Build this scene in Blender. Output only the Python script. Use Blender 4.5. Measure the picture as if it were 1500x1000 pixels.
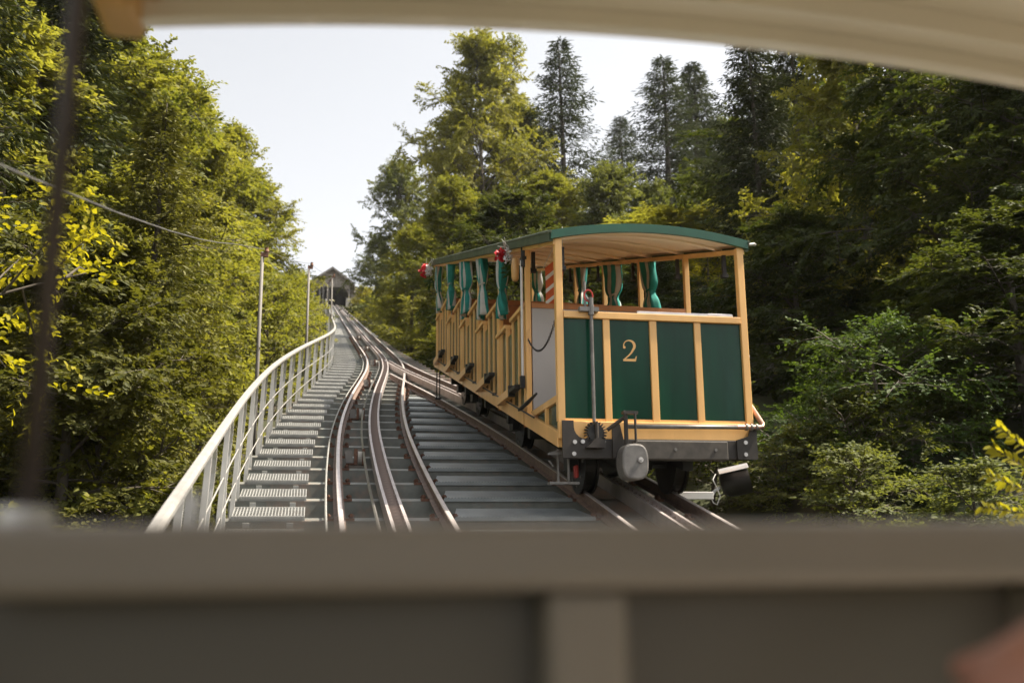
import bpy, bmesh, math, random
import numpy as np
from mathutils import Vector, Matrix

# ------------------------------------------------------------------ scene, camera, light
sc = bpy.context.scene
for o in list(bpy.data.objects): bpy.data.objects.remove(o)
C = sc.collection
R = math.radians
S = 0.27          # gradient of the line
H = 2.12          # eye height above the track plane at s = 0
AZ = R(11.5)      # heading of the line, turned left of the camera's heading

PITCH, ROLL = R(12.3), R(-0.6)
F_ = Vector((0, math.cos(PITCH), math.sin(PITCH))); R0 = Vector((1, 0, 0)); U0 = R0.cross(F_)
Rv = R0*math.cos(ROLL) + U0*math.sin(ROLL); Uv = -R0*math.sin(ROLL) + U0*math.cos(ROLL)
cd = bpy.data.cameras.new('camera'); cam = bpy.data.objects.new('camera', cd); C.objects.link(cam)
cd.sensor_width = 36; cd.lens = 35; cd.clip_start = 0.02; cd.clip_end = 3000
cam.matrix_world = Matrix.Translation((0, 0, H)) @ Matrix((Rv, Uv, -F_)).transposed().to_4x4()
cd.dof.use_dof = True; cd.dof.focus_distance = 12.0; cd.dof.aperture_fstop = 1.7
sc.camera = cam

SUN_AZ, SUN_EL = 84, 54        # degrees right of the camera's heading / above the horizon
w = bpy.data.worlds.new('World'); sc.world = w; w.use_nodes = True
nt = w.node_tree; bg = nt.nodes['Background']
sky = nt.nodes.new('ShaderNodeTexSky'); sky.sky_type = 'NISHITA'; sky.sun_disc = False
sky.sun_elevation = R(SUN_EL); sky.sun_rotation = R(SUN_AZ)
sky.air_density = 1.0; sky.dust_density = 4.0; sky.ozone_density = 1.0; sky.altitude = 600
hs = nt.nodes.new('ShaderNodeHueSaturation'); hs.inputs['Saturation'].default_value = 0.14
tint = nt.nodes.new('ShaderNodeMix'); tint.data_type = 'RGBA'; tint.blend_type = 'MULTIPLY'
tint.inputs[0].default_value = 1.0; tint.inputs[7].default_value = (1.0, 1.0, 1.0, 1)
nt.links.new(sky.outputs[0], hs.inputs['Color']); nt.links.new(hs.outputs[0], tint.inputs[6])
nt.links.new(tint.outputs[2], bg.inputs[0]); bg.inputs[1].default_value = 0.112
sd = bpy.data.lights.new('sun', 'SUN'); so = bpy.data.objects.new('sun', sd); C.objects.link(so)
sd.energy = 5.0; sd.angle = R(0.6); sd.color = (1.0, 0.90, 0.74)
sdir = Vector((math.sin(R(SUN_AZ))*math.cos(R(SUN_EL)), math.cos(R(SUN_AZ))*math.cos(R(SUN_EL)), math.sin(R(SUN_EL))))
so.rotation_euler = (-sdir).to_track_quat('-Z', 'Y').to_euler()
vs = sc.view_settings; vs.view_transform = 'Standard'; vs.look = 'None'; vs.exposure = 1.28; vs.gamma = 1; vs.use_curve_mapping = False
sc.render.engine = 'CYCLES'
try:
    sc.cycles.max_bounces = 8; sc.cycles.transparent_max_bounces = 8; sc.cycles.sample_clamp_indirect = 6
except Exception: pass

# ------------------------------------------------------------------ helpers
def W(s, t, h=0.0):                       # track frame -> world
    return Vector((-s*math.sin(AZ) + t*math.cos(AZ), s*math.cos(AZ) + t*math.sin(AZ), S*s + h))
def ray(px, py):                          # direction of a photo pixel (1500 x 1000)
    d = F_*1458.33 + Rv*(px-750) + Uv*(500-py); return d.normalized()
def st_of(px, s):                         # lateral t of a pixel column near the horizon at distance s
    d = ray(px, 430); f = Vector((-math.sin(AZ), math.cos(AZ), 0)); r = Vector((math.cos(AZ), math.sin(AZ), 0))
    return s*d.dot(r)/d.dot(f)
def z_of(px, py, s):
    d = ray(px, py); f = Vector((-math.sin(AZ), math.cos(AZ), 0)); return H + s*d.z/d.dot(f)

def mat(name, col, rough=0.6, metal=0.0, var=0.15, scale=6.0, col2=None, fac2=(0.55, 0.7), scale2=3.0, bump=0.0, bscale=40, stretch=(1,1,1), spec=0.5, coat=0.0, trans=None):
    m = bpy.data.materials.new(name); m.use_nodes = True; n = m.node_tree; b = n.nodes['Principled BSDF']
    tc = n.nodes.new('ShaderNodeTexCoord'); mp = n.nodes.new('ShaderNodeMapping'); mp.inputs['Scale'].default_value = stretch
    n.links.new(tc.outputs['Object'], mp.inputs[0])
    nz = n.nodes.new('ShaderNodeTexNoise'); nz.inputs['Scale'].default_value = scale; nz.inputs['Detail'].default_value = 6
    n.links.new(mp.outputs[0], nz.inputs[0])
    cr = n.nodes.new('ShaderNodeValToRGB'); e = cr.color_ramp.elements
    e[0].position = 0.3; e[1].position = 0.72
    e[0].color = tuple(c*(1-var) for c in col) + (1,); e[1].color = tuple(min(1, c*(1+var)) for c in col) + (1,)
    n.links.new(nz.outputs[0], cr.inputs[0]); out = cr.outputs[0]
    if col2:
        n2 = n.nodes.new('ShaderNodeTexNoise'); n2.inputs['Scale'].default_value = scale2; n2.inputs['Detail'].default_value = 8; n2.inputs['Roughness'].default_value = 0.65
        n.links.new(mp.outputs[0], n2.inputs[0])
        r2 = n.nodes.new('ShaderNodeValToRGB'); r2.color_ramp.elements[0].position = fac2[0]; r2.color_ramp.elements[1].position = fac2[1]
        n.links.new(n2.outputs[0], r2.inputs[0])
        mx = n.nodes.new('ShaderNodeMix'); mx.data_type = 'RGBA'; n.links.new(r2.outputs[0], mx.inputs[0])
        n.links.new(out, mx.inputs[6]); mx.inputs[7].default_value = tuple(col2) + (1,); out = mx.outputs[2]
    n.links.new(out, b.inputs['Base Color'])
    b.inputs['Roughness'].default_value = rough; b.inputs['Metallic'].default_value = metal
    b.inputs['Specular IOR Level'].default_value = spec; b.inputs['Coat Weight'].default_value = coat
    if bump:
        bn = n.nodes.new('ShaderNodeTexNoise'); bn.inputs['Scale'].default_value = bscale; bn.inputs['Detail'].default_value = 4
        n.links.new(mp.outputs[0], bn.inputs[0]); bp = n.nodes.new('ShaderNodeBump'); bp.inputs['Strength'].default_value = bump; bp.inputs['Distance'].default_value = 0.01
        n.links.new(bn.outputs[0], bp.inputs['Height']); n.links.new(bp.outputs[0], b.inputs['Normal'])
    return m

def leaf_mat(name, ca, cb, trans=0.45, rough=0.6):
    m = bpy.data.materials.new(name); m.use_nodes = True; n = m.node_tree; b = n.nodes['Principled BSDF']; out = n.nodes['Material Output']
    at = n.nodes.new('ShaderNodeAttribute'); at.attribute_name = 'tint'
    oi = n.nodes.new('ShaderNodeObjectInfo')
    ad = n.nodes.new('ShaderNodeMath'); ad.operation = 'MULTIPLY_ADD'; ad.inputs[1].default_value = 0.35; n.links.new(oi.outputs['Random'], ad.inputs[0]); n.links.new(at.outputs['Fac'], ad.inputs[2])
    sb = n.nodes.new('ShaderNodeMath'); sb.operation = 'SUBTRACT'; sb.inputs[1].default_value = 0.17; n.links.new(ad.outputs[0], sb.inputs[0])
    cr = n.nodes.new('ShaderNodeValToRGB'); e = cr.color_ramp.elements; e[0].position = 0.0; e[1].position = 1.0
    e[0].color = tuple(ca)+(1,); e[1].color = tuple(cb)+(1,); n.links.new(sb.outputs[0], cr.inputs[0])
    n.links.new(cr.outputs[0], b.inputs['Base Color']); b.inputs['Roughness'].default_value = rough; b.inputs['Specular IOR Level'].default_value = 0.18
    tr = n.nodes.new('ShaderNodeBsdfTranslucent')
    br = n.nodes.new('ShaderNodeMix'); br.data_type = 'RGBA'; br.blend_type = 'MULTIPLY'; br.inputs[0].default_value = 1; br.inputs[7].default_value = (1.42, 1.40, 0.55, 1)
    n.links.new(cr.outputs[0], br.inputs[6]); n.links.new(br.outputs[2], tr.inputs[0])
    ms = n.nodes.new('ShaderNodeMixShader'); ms.inputs[0].default_value = trans
    n.links.new(b.outputs[0], ms.inputs[1]); n.links.new(tr.outputs[0], ms.inputs[2]); n.links.new(ms.outputs[0], out.inputs[0])
    return m

class MB:
    def __init__(s): s.v = []; s.f = []; s.m = []
    def add(s, vs, fs, mi=0):
        k = len(s.v); s.v += [tuple(p) for p in vs]; s.f += [tuple(k+i for i in f) for f in fs]; s.m += [mi]*len(fs); return s
    def hexa(s, p, mi=0):          # bottom 4 (ccw from above) then top 4
        return s.add(p, [(3,2,1,0),(4,5,6,7),(0,1,5,4),(1,2,6,5),(2,3,7,6),(3,0,4,7)], mi)
    def box(s, x0, x1, y0, y1, z0, z1, mi=0):
        return s.hexa([(x0,y0,z0),(x1,y0,z0),(x1,y1,z0),(x0,y1,z0),(x0,y0,z1),(x1,y0,z1),(x1,y1,z1),(x0,y1,z1)], mi)
    def slp(s, x0, x1, y0, y1, h0, h1, mi=0):   # box following the gradient: height measured from the slope
        a, b = S*y0, S*y1
        return s.hexa([(x0,y0,h0+a),(x1,y0,h0+a),(x1,y1,h0+b),(x0,y1,h0+b),(x0,y0,h1+a),(x1,y0,h1+a),(x1,y1,h1+b),(x0,y1,h1+b)], mi)
    def tube(s, pts, r, n=8, caps=True, mi=0):
        pts = [Vector(p) for p in pts]; rs = r if isinstance(r, (list, tuple)) else [r]*len(pts)
        ring = []; k = len(s.v); prev = None
        for i, p in enumerate(pts):
            d = (pts[min(i+1, len(pts)-1)] - pts[max(i-1, 0)]).normalized()
            ref = Vector((0,0,1)) if abs(d.z) < 0.9 else Vector((1,0,0))
            if prev is not None: ref = prev
            a = (ref - d*ref.dot(d)).normalized(); b = d.cross(a); prev = a
            for j in range(n):
                q = 2*math.pi*j/n; s.v.append(tuple(p + (a*math.cos(q) + b*math.sin(q))*rs[i]))
        for i in range(len(pts)-1):
            for j in range(n):
                s.f.append((k+i*n+j, k+i*n+(j+1)%n, k+(i+1)*n+(j+1)%n, k+(i+1)*n+j)); s.m.append(mi)
        if caps:
            s.f.append(tuple(k+j for j in range(n-1, -1, -1))); s.m.append(mi)
            e = k+(len(pts)-1)*n; s.f.append(tuple(e+j for j in range(n))); s.m.append(mi)
        return s
    def prism(s, poly, ax, a0, a1, mi=0):  # polygon in the two other axes, extruded along ax ('x','y','z')
        def mk(p, a): return {'x': (a, p[0], p[1]), 'y': (p[0], a, p[1]), 'z': (p[0], p[1], a)}[ax]
        n = len(poly); vs = [mk(p, a0) for p in poly] + [mk(p, a1) for p in poly]
        fs = [tuple(range(n-1, -1, -1)), tuple(range(n, 2*n))] + [(i, (i+1) % n, n+(i+1) % n, n+i) for i in range(n)]
        return s.add(vs, fs, mi)
    def disc(s, c, axis, r, wd, n=20, mi=0):  # short cylinder, axis vector
        a = Vector(axis).normalized(); c = Vector(c); return s.tube([c-a*wd/2, c+a*wd/2], r, n, True, mi)
    def build(s, name, mats, parent=None, smooth=False, bevel=0.0, loc=None, rz=None, fix=True):
        me = bpy.data.meshes.new(name); me.from_pydata(s.v, [], s.f)
        mats = mats if isinstance(mats, (list, tuple)) else [mats]
        for m in mats: me.materials.append(m)
        if len(mats) > 1: me.polygons.foreach_set('material_index', s.m)
        if fix:
            bm = bmesh.new(); bm.from_mesh(me); bmesh.ops.recalc_face_normals(bm, faces=bm.faces); bm.to_mesh(me); bm.free()
        if smooth: me.polygons.foreach_set('use_smooth', [True]*len(me.polygons))
        me.update(); o = bpy.data.objects.new(name, me); C.objects.link(o); o.parent = parent
        if loc is not None: o.location = loc
        if rz is not None: o.rotation_euler = (0, 0, rz)
        if bevel:
            b = o.modifiers.new('bevel', 'BEVEL'); b.width = bevel; b.segments = 2; b.limit_method = 'ANGLE'
        return o
def tag(o, label, cat, group=None):
    o['label'] = label; o['category'] = cat
    if group: o['group'] = group
    return o
def empty(name, loc, rz=AZ):
    o = bpy.data.objects.new(name, None); C.objects.link(o); o.location = loc; o.rotation_euler = (0, 0, rz); o.empty_display_size = 0.3; return o
def structure(o): o['kind'] = 'structure'; return o
def stuff(o): o['kind'] = 'stuff'; return o
def copy_tree(o, parent=None):
    c = o.copy(); C.objects.link(c); c.parent = parent
    for ch in list(o.children): copy_tree(ch, c)
    return c

rnd = random.Random(4)
# ------------------------------------------------------------------ materials
M = {}
M['yellow'] = mat('yellow_varnished_wood', (0.80, 0.455, 0.158), 0.42, var=0.14, scale=3, stretch=(1,1,0.25), col2=(0.45,0.22,0.07), fac2=(0.62,0.80), scale2=5, coat=0.15)
M['yellow_dark'] = mat('orange_brown_wood', (0.40, 0.16, 0.05), 0.45, var=0.2, scale=5)
M['green_panel'] = mat('dark_green_gloss_panel', (0.002, 0.040, 0.019), 0.2, var=0.25, scale=3.5, stretch=(2,1,0.25), spec=0.3, bump=0.12, bscale=5, col2=(0.010,0.062,0.040), fac2=(0.56,0.8), scale2=2)  # paler streaks: wear, stretched to put reflection streaks into the colour
M['green_fascia'] = mat('green_fascia', (0.006, 0.075, 0.04), 0.4, var=0.2, scale=4)
M['side_fascia'] = mat('weathered_green_fascia', (0.055, 0.085, 0.045), 0.6, var=0.25, scale=4, col2=(0.13,0.13,0.08), fac2=(0.5,0.75), scale2=2)
M['roof_top'] = mat('weathered_roof', (0.10, 0.13, 0.085), 0.7, var=0.3, scale=3, col2=(0.25,0.23,0.18), fac2=(0.5,0.75))
M['cream'] = mat('cream_painted_board', (0.85, 0.72, 0.55), 0.5, var=0.05, scale=2)
M['grey_sheet'] = mat('light_grey_sheet', (0.42, 0.40, 0.39), 0.45, var=0.06, scale=2)
M['teal'] = mat('teal_curtain', (0.012, 0.20, 0.165), 0.85, var=0.25, scale=8)
M['stripe'] = mat('grey_white_curtain', (0.46, 0.45, 0.41), 0.85, var=0.12, scale=8)
M['iron'] = mat('dark_brown_iron', (0.026, 0.02, 0.015), 0.55, var=0.3, scale=9, col2=(0.07,0.05,0.035), fac2=(0.55,0.75), bump=0.1)
M['black'] = mat('black_iron', (0.014, 0.013, 0.012), 0.5, var=0.3, scale=9)
M['grease'] = mat('greasy_wheel_steel', (0.03, 0.028, 0.026), 0.35, metal=0.6, var=0.3, scale=9)
M['steel'] = mat('grey_painted_steel', (0.17, 0.16, 0.15), 0.45, metal=0.3, var=0.25, scale=14, col2=(0.08,0.07,0.06), fac2=(0.55,0.8))
M['block'] = mat('worn_grey_timber', (0.062, 0.053, 0.044), 0.7, var=0.3, scale=12, col2=(0.2,0.18,0.16), fac2=(0.66,0.8), scale2=7)
M['bright'] = mat('bright_metal', (0.62, 0.59, 0.57), 0.3, metal=0.7, var=0.1, scale=10)
M['white'] = mat('white_paint', (0.70, 0.68, 0.66), 0.5, var=0.06)
M['red'] = mat('red_paint', (0.42, 0.03, 0.02), 0.45, var=0.2)
M['bloom_red'] = mat('red_petal', (0.62, 0.02, 0.03), 0.6, var=0.2)
M['pipe_sunlit'] = mat('sunlit_pipe_end', (0.45, 0.26, 0.19), 0.35, metal=0.7, var=0.2)  # warm pinkish tone puts the sun on the pipe's end into the colour
M['flag'] = mat('orange_flag_cloth', (0.60, 0.12, 0.035), 0.8, var=0.15)
M['galv'] = mat('galvanised_sleeper', (0.17, 0.175, 0.155), 0.55, metal=0.15, var=0.25, scale=5, col2=(0.30,0.19,0.14), fac2=(0.52,0.72), scale2=1.6, bump=0.06)
M['galv_l'] = mat('galvanised_grating', (0.36, 0.355, 0.335), 0.5, metal=0.35, var=0.15, scale=7)
M['plate'] = mat('grey_blue_tread_plate', (0.25, 0.27, 0.27), 0.42, metal=0.35, var=0.15, scale=5, col2=(0.16,0.11,0.085), fac2=(0.66,0.82), scale2=4)
M['rail_head'] = mat('polished_rail', (0.60, 0.53, 0.50), 0.36, metal=0.4, var=0.15, scale=5)
M['rail_side'] = mat('rusty_rail_side', (0.17, 0.115, 0.09), 0.7, var=0.3, scale=12)
M['rust'] = mat('rusty_bolt', (0.16, 0.075, 0.045), 0.75, var=0.35, scale=20)
M['tooth'] = mat('rusty_grey_rack_tooth', (0.25, 0.19, 0.165), 0.5, metal=0.3, var=0.3, scale=20)
M['rack'] = mat('rack_steel', (0.50, 0.44, 0.42), 0.4, metal=0.4, var=0.2, scale=5)
M['rail_white'] = mat('galvanised_railing', (0.36, 0.345, 0.325), 0.5, metal=0.3, var=0.12, scale=9, col2=(0.24,0.22,0.2), fac2=(0.6,0.8))
M['post_white'] = mat('galvanised_post', (0.58, 0.56, 0.53), 0.45, metal=0.1, var=0.12, scale=9)
M['cable'] = mat('steel_cable', (0.20, 0.19, 0.18), 0.4, metal=0.6, var=0.2)
M['pole'] = mat('weathered_grey_pole', (0.17, 0.155, 0.14), 0.7, var=0.2, scale=6, stretch=(1,1,0.2))
M['old_wood'] = mat('weathered_shed_boards', (0.34, 0.30, 0.265), 0.8, var=0.35, scale=5, stretch=(3,3,0.3), col2=(0.10,0.075,0.06), fac2=(0.5,0.7))
M['shade_wood'] = mat('shaded_shed_interior', (0.03, 0.025, 0.02), 0.9, var=0.3)  # near-black boards: the shade inside the shed is put into the colour
M['shed_roof'] = mat('shed_roof_sheet', (0.40, 0.36, 0.31), 0.7, var=0.2)
M['stone'] = mat('grey_stone_block', (0.33, 0.31, 0.28), 0.85, var=0.2, scale=3)
M['beige'] = mat('beige_painted_wood', (0.190, 0.163, 0.128), 0.42, var=0.06, scale=3, coat=0.1)
M['beige_panel'] = mat('grey_beige_panel', (0.085, 0.075, 0.058), 0.45, var=0.06, scale=2)
M['roof_cream'] = mat('cream_roof_lining', (0.93, 0.85, 0.73), 0.28, var=0.05, scale=2, coat=0.25)
M['amber'] = mat('amber_wood', (0.62, 0.36, 0.13), 0.4, var=0.15)
M['brown_rod'] = mat('brown_painted_rod', (0.06, 0.046, 0.038), 0.38, var=0.1, metal=0.3)
M['skin'] = mat('skin', (0.36, 0.165, 0.11), 0.5, var=0.08, scale=30)
M['cloth'] = mat('dark_sleeve', (0.05, 0.05, 0.055), 0.9, var=0.2)
M['bark'] = mat('grey_brown_bark', (0.085, 0.07, 0.055), 0.9, var=0.35, scale=6, stretch=(1,1,0.3), bump=0.3, bscale=12)
M['ground'] = mat('forest_floor', (0.045, 0.04, 0.02), 0.95, var=0.4, scale=0.9, col2=(0.05,0.06,0.018), fac2=(0.45,0.6), scale2=0.5, bump=0.4, bscale=3)
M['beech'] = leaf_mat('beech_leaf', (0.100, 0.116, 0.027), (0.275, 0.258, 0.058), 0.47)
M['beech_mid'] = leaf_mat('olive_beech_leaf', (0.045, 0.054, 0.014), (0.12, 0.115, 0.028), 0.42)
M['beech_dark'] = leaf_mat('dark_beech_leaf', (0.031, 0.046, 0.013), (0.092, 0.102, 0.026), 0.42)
M['maple'] = leaf_mat('yellow_green_leaf', (0.18, 0.175, 0.016), (0.34, 0.30, 0.028), 0.5)
M['hornbeam'] = leaf_mat('fresh_green_leaf', (0.035, 0.065, 0.017), (0.085, 0.12, 0.032), 0.4)
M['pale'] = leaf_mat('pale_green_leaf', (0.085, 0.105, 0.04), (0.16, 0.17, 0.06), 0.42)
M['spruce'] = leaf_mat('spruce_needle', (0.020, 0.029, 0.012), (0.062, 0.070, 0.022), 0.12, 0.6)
M['spruce_sunlit'] = leaf_mat('sunlit_spruce_needle', (0.055, 0.062, 0.018), (0.16, 0.15, 0.04), 0.2, 0.6)  # lighter olive copy of the needles, sunlight put into the colour
M['spruce_hazed'] = leaf_mat('hazed_spruce_needle', (0.035, 0.05, 0.03), (0.085, 0.10, 0.05), 0.12, 0.6)  # paler, bluer copy of the needles, distance haze put into the colour

# ------------------------------------------------------------------ terrain
def sstep(a, b, x): 
    x = min(1, max(0, (x-a)/(b-a))); return x*x*(3-2*x)
def ground_h(s, t):
    if t < -1.2: h = -1.3 - 0.62*min(-1.2-t, 9.0) + 0.10*max(0, -t-16)
    elif t < 4.3: h = -1.3
    else: h = -1.3 + 1.0*sstep(4.3, 5.6, t) + 0.26*max(0, t-7) 
    h += (1.15 if t < 4.3 else 0.5)*sstep(105, 134, s)*sstep(-9, -3, t)
    zs = S*s if s < 138 else S*138 + 0.08*(s-138)
    zs = zs if s > -40 else -40*S + 0.1*(s+40)
    n = 0.25*math.sin(s*0.31+t*0.2)*math.cos(t*0.43-s*0.11) * (1 if (t < -3 or t > 6.5) else 0.15)
    return zs + h + n
def gworld(s, t): p = W(s, t, 0); return Vector((p.x, p.y, ground_h(s, t)))
def axis_vals(lo, hi, fine_lo, fine_hi, df, dc):
    v = []; x = lo
    while x < hi: v.append(x); x += df if fine_lo <= x < fine_hi else dc
    return v + [hi]
ss = axis_vals(-300, 700, -12, 150, 1.6, 14); ts = axis_vals(-400, 400, -24, 30, 0.9, 14)
mb = MB(); mb.v = [tuple(gworld(s, t)) for s in ss for t in ts]; nT = len(ts)
mb.f = [(i*nT+j, i*nT+j+1, (i+1)*nT+j+1, (i+1)*nT+j) for i in range(len(ss)-1) for j in range(nT-1)]; mb.m = [0]*len(mb.f)
structure(mb.build('ground', M['ground'], smooth=True))

# ------------------------------------------------------------------ track geometry (centre lines of the passing loop)
C1 = [(-30,.78),(0,.78),(10.5,.79),(13.3,.85),(15.3,.93),(17.7,1.09),(20.6,1.34),(23.4,1.63),(26.5,1.92),(29.8,2.10),(33,2.14),(38,2.16),(46,2.21),(63,2.33),(95,2.58),(139,2.90)]
CS = np.array(C1)
def smooth_interp(x):
    ks = np.linspace(-1.2, 1.2, 7); return float(np.mean(np.interp(x+ks, CS[:,0], CS[:,1])))
def cm(s): return 2.10 if s < 30 else 2.10 + (smooth_interp(s)-2.10)
def c1(s): return smooth_interp(s)
def c2(s): return 2*2.10 - c1(s) if s < 31 else c1(s)
def rail_line(s): return c1(s) - 1.55          # foot of the railing, left edge of the deck
RE = np.array([(-30,4.15),(14,4.1),(20,3.75),(28,3.42),(38,3.14),(60,3.05),(140,3.7)])
def deck_r(s): return float(np.interp(s, RE[:,0], RE[:,1]))
def srange(a, b, d): 
    n = max(1, int(round((b-a)/d))); return [a+(b-a)*i/n for i in range(n+1)]

# deck: girders, then each sleeper, tread and plate
bed = MB()
for off in (lambda s: rail_line(s)+0.25, lambda s: c1(s)+0.1, lambda s: deck_r(s)-0.3, lambda s: 0.5*(c1(s)+deck_r(s))+0.4):
    xs = srange(-8, 138, 2.0)
    for a, b in zip(xs[:-1], xs[1:]):
        ta, tb = off(a), off(b); za, zb = S*a, S*b
        bed.hexa([(ta-.09,a,za-.95),(ta+.09,a,za-.95),(tb+.09,b,zb-.95),(tb-.09,b,zb-.95),(ta-.09,a,za-.42),(ta+.09,a,za-.42),(tb+.09,b,zb-.42),(tb-.09,b,zb-.42)])
bed_o = structure(bed.build('track_bed', M['galv'], rz=AZ))
PITCHS = 0.87; S0 = 8.85
tan_n = math.atan(S)
def sleeper_mesh(mb, s, l, r, y0=0, z0=0):
    def slab(ya, yb, ha, hb):   # along-slope and normal-to-slope section, tilted with the gradient
        P = lambda y, h: (y0 + y - h*math.sin(tan_n)*0.0, z0 + S*y + h)
        (a1, b1), (a2, b2), (a3, b3), (a4, b4) = P(ya, ha), P(yb, ha), P(yb, hb), P(ya, hb)
        mb.hexa([(l,a1,b1),(r,a1,b1),(r,a2,b2),(l,a2,b2),(l,a4,b4),(r,a4,b4),(r,a3,b3),(l,a3,b3)])
    slab(-0.002, 0.115, -0.150, -0.136)   # top flange
    slab(0.0, 0.012, -0.40, -0.151)       # web
    slab(0.0125, 0.115, -0.40, -0.388)    # bottom flange
def grating():
    g = MB(); wd, dp = 0.66, 0.40
    for i in range(23):
        x = wd*i/22; g.slp(x-.004, x+.004, 0.012, dp-.012, -0.034, 0)
    for k in range(1, 6): y = dp*k/6; g.slp(0.004, wd-.004, y-.003, y+.003, -0.012, -0.003)
    g.slp(-.006, wd+.006, 0, 0.010, -0.042, 0.004); g.slp(-.006, wd+.006, dp-.010, dp, -0.04, 0.002)
    for i in range(26): x = wd*(i+.5)/26; g.slp(x-.006, x+.006, -0.012, -0.001, -0.022, 0.008)   # serrated nosing
    g.slp(.1, .16, -.02, -.002, -.10, -.055); g.slp(.5, .56, -.02, -.002, -.10, -.055)              # fixing lugs
    return g
g_me = None
k = -6
while True:
    s = S0 + k*PITCHS
    if s > 46: break
    base = (0, s, S*s)
    l, r = rail_line(s)-0.05, deck_r(s)
    mb = MB(); sleeper_mesh(mb, s, l, r)
    so_ = mb.build('sleeper', M['galv'], bed_o, loc=base)
    if g_me is None:
        t_ = grating().build('tread', M['galv_l'], so_); g_me = t_.data
    else:
        t_ = bpy.data.objects.new('tread', g_me); C.objects.link(t_); t_.parent = so_
    t_.location = (rail_line(s)+0.06, 0.005, -0.095)
    a, b = c1(s)+0.60, c2(s)-0.60
    if b-a > 0.35 and s < 24:
        p = MB(); c = 0.07; y1 = 0.38
        p.hexa([(a,0,-.118),(b,0,-.118),(b-c-.05,y1,S*y1-.118),(a+c,y1,S*y1-.118),(a,0,-.105),(b,0,-.105),(b-c-.05,y1,S*y1-.105),(a+c,y1,S*y1-.105)])
        p.box(a, b, -.018, -.0005, -.142, -.108)
        n = int((b-a)/0.035)
        for i in range(n): x = a+(b-a)*(i+.5)/n; p.box(x-.007, x+.007, -.020, -.004, -.1075, -.098)
        p.build('tread_plate', M['plate'], so_)
    if 26 < s: 
        pass
    k += 1
mb = MB(); s_ = s
while s_ < 138.5:
    l, r = rail_line(s_)-0.05, deck_r(s_)
    sleeper_mesh(mb, s_, l, r, s_, S*s_)
    a = rail_line(s_)+.06; mb.slp(a, a+.66, s_+.004, s_+.40, -.13, -.095)
    s_ += PITCHS
# slope offsets: sleeper_mesh already adds S*y for local y only
stuff(mb.build('sleepers', M['galv_l'], bed_o))

def sweep(mb, fn, a, b, prof, step, mi=None):       # profile [(dt,h)] swept along t=fn(s)
    xs = srange(a, b, step); n = len(prof); k0 = len(mb.v)
    for x in xs:
        c = fn(x)
        for dt, h in prof: mb.v.append((c+dt, x, S*x+h))
    for i in range(len(xs)-1):
        for j in range(n):
            mb.f.append((k0+i*n+j, k0+i*n+(j+1) % n, k0+(i+1)*n+(j+1) % n, k0+(i+1)*n+j)); mb.m.append(mi[j] if mi else 0)
    mb.f.append(tuple(k0+j for j in range(n))); mb.m.append(0); e = k0+(len(xs)-1)*n; mb.f.append(tuple(e+j for j in range(n-1, -1, -1))); mb.m.append(0)
RP = [(-.055,-.134),(.055,-.134),(.055,-.118),(.009,-.105),(.009,-.04),(.025,-.032),(.025,-.004),(.019,.002),(-.019,.002),(-.025,-.004),(-.025,-.032),(-.009,-.04),(-.009,-.105),(-.055,-.118)]
RPM = [0,0,0,0,0,0,1,1,1,0,0,0,0,0]
def rail(parent, fn, a, b): 
    m = MB(); sweep(m, fn, a, b, RP, 0.8, RPM); return m.build('rail', [M['rail_side'], M['rail_head']], parent)
def rack(parent, fn, a, b, near):
    for d in (-.068, .068):
        m = MB(); sweep(m, lambda s: fn(s)+d, a, b, [(-.015,-.11),(.015,-.11),(.015,.04),(-.015,.04)], 0.8); m.build('rack_bar', M['rack'], parent)
    tm = None; x = a+.1; n = 0; rest = MB()
    while x < b-.1:
        c = fn(x)
        if near and n < 290 and 7.5 < x < 40:
            if tm is None: o = MB().box(-.052,.052,-.013,.013,-.06,.026).build('rack_tooth', [M['tooth']], parent); tm = o.data
            else: o = bpy.data.objects.new('rack_tooth', tm); C.objects.link(o); o.parent = parent
            o.location = (c, x, S*x); n += 1
        else: rest.box(c-.052, c+.052, x-.015, x+.015, S*x-.06, S*x+.012)
        x += .125
    if rest.v: stuff(rest.build('rack_teeth', M['tooth'], parent))
def clips(parent, fn, a, b):
    cm_ = None; s = S0 + math.ceil((a-S0)/PITCHS)*PITCHS
    while s < b:
        for sd_ in (-1, 1):
            if cm_ is None:
                m = MB()
                for dy in (.01, .085): 
                    m.box(-.045,.045,dy-.022,dy+.022,-.139,-.112); m.tube([(0.015,dy,-.115),(0.015,dy,-.07)], .017, 6); m.tube([(0.015,dy,-.095),(0.015,dy,-.083)], .028, 6)
                o = m.build('rail_clip', M['rust'], parent); cm_ = o.data
            else: o = bpy.data.objects.new('rail_clip', cm_); C.objects.link(o); o.parent = parent
            o.location = (fn(s)+sd_*.095, s, S*s); o.rotation_euler = (0, 0, 0 if sd_ > 0 else math.pi)
            if sd_ < 0: o.location.y += .095
        s += PITCHS
LA = tag(empty('funicular_track', (0,0,0)), 'loop track with toothed rack curving in beside the grated walkway', 'track')
rail(LA, lambda s: c1(s)-.5, -4, 31); rail(LA, lambda s: c1(s)+.5, -4, 31); rack(LA, c1, -4, 30.5, True)
clips(LA, lambda s: c1(s)-.5, 7, 27); clips(LA, lambda s: c1(s)+.5, 7, 24)
LB = tag(empty('funicular_track', (0,0,0)), 'loop track carrying the green and yellow car', 'track')
rail(LB, lambda s: c2(s)-.5, -4, 25.0); rail(LB, lambda s: c2(s)+.5, -4, 31); rack(LB, c2, -4, 29.2, False)
clips(LB, lambda s: c2(s)-.5, 8, 20); clips(LB, lambda s: c2(s)+.5, 7, 27)
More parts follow.
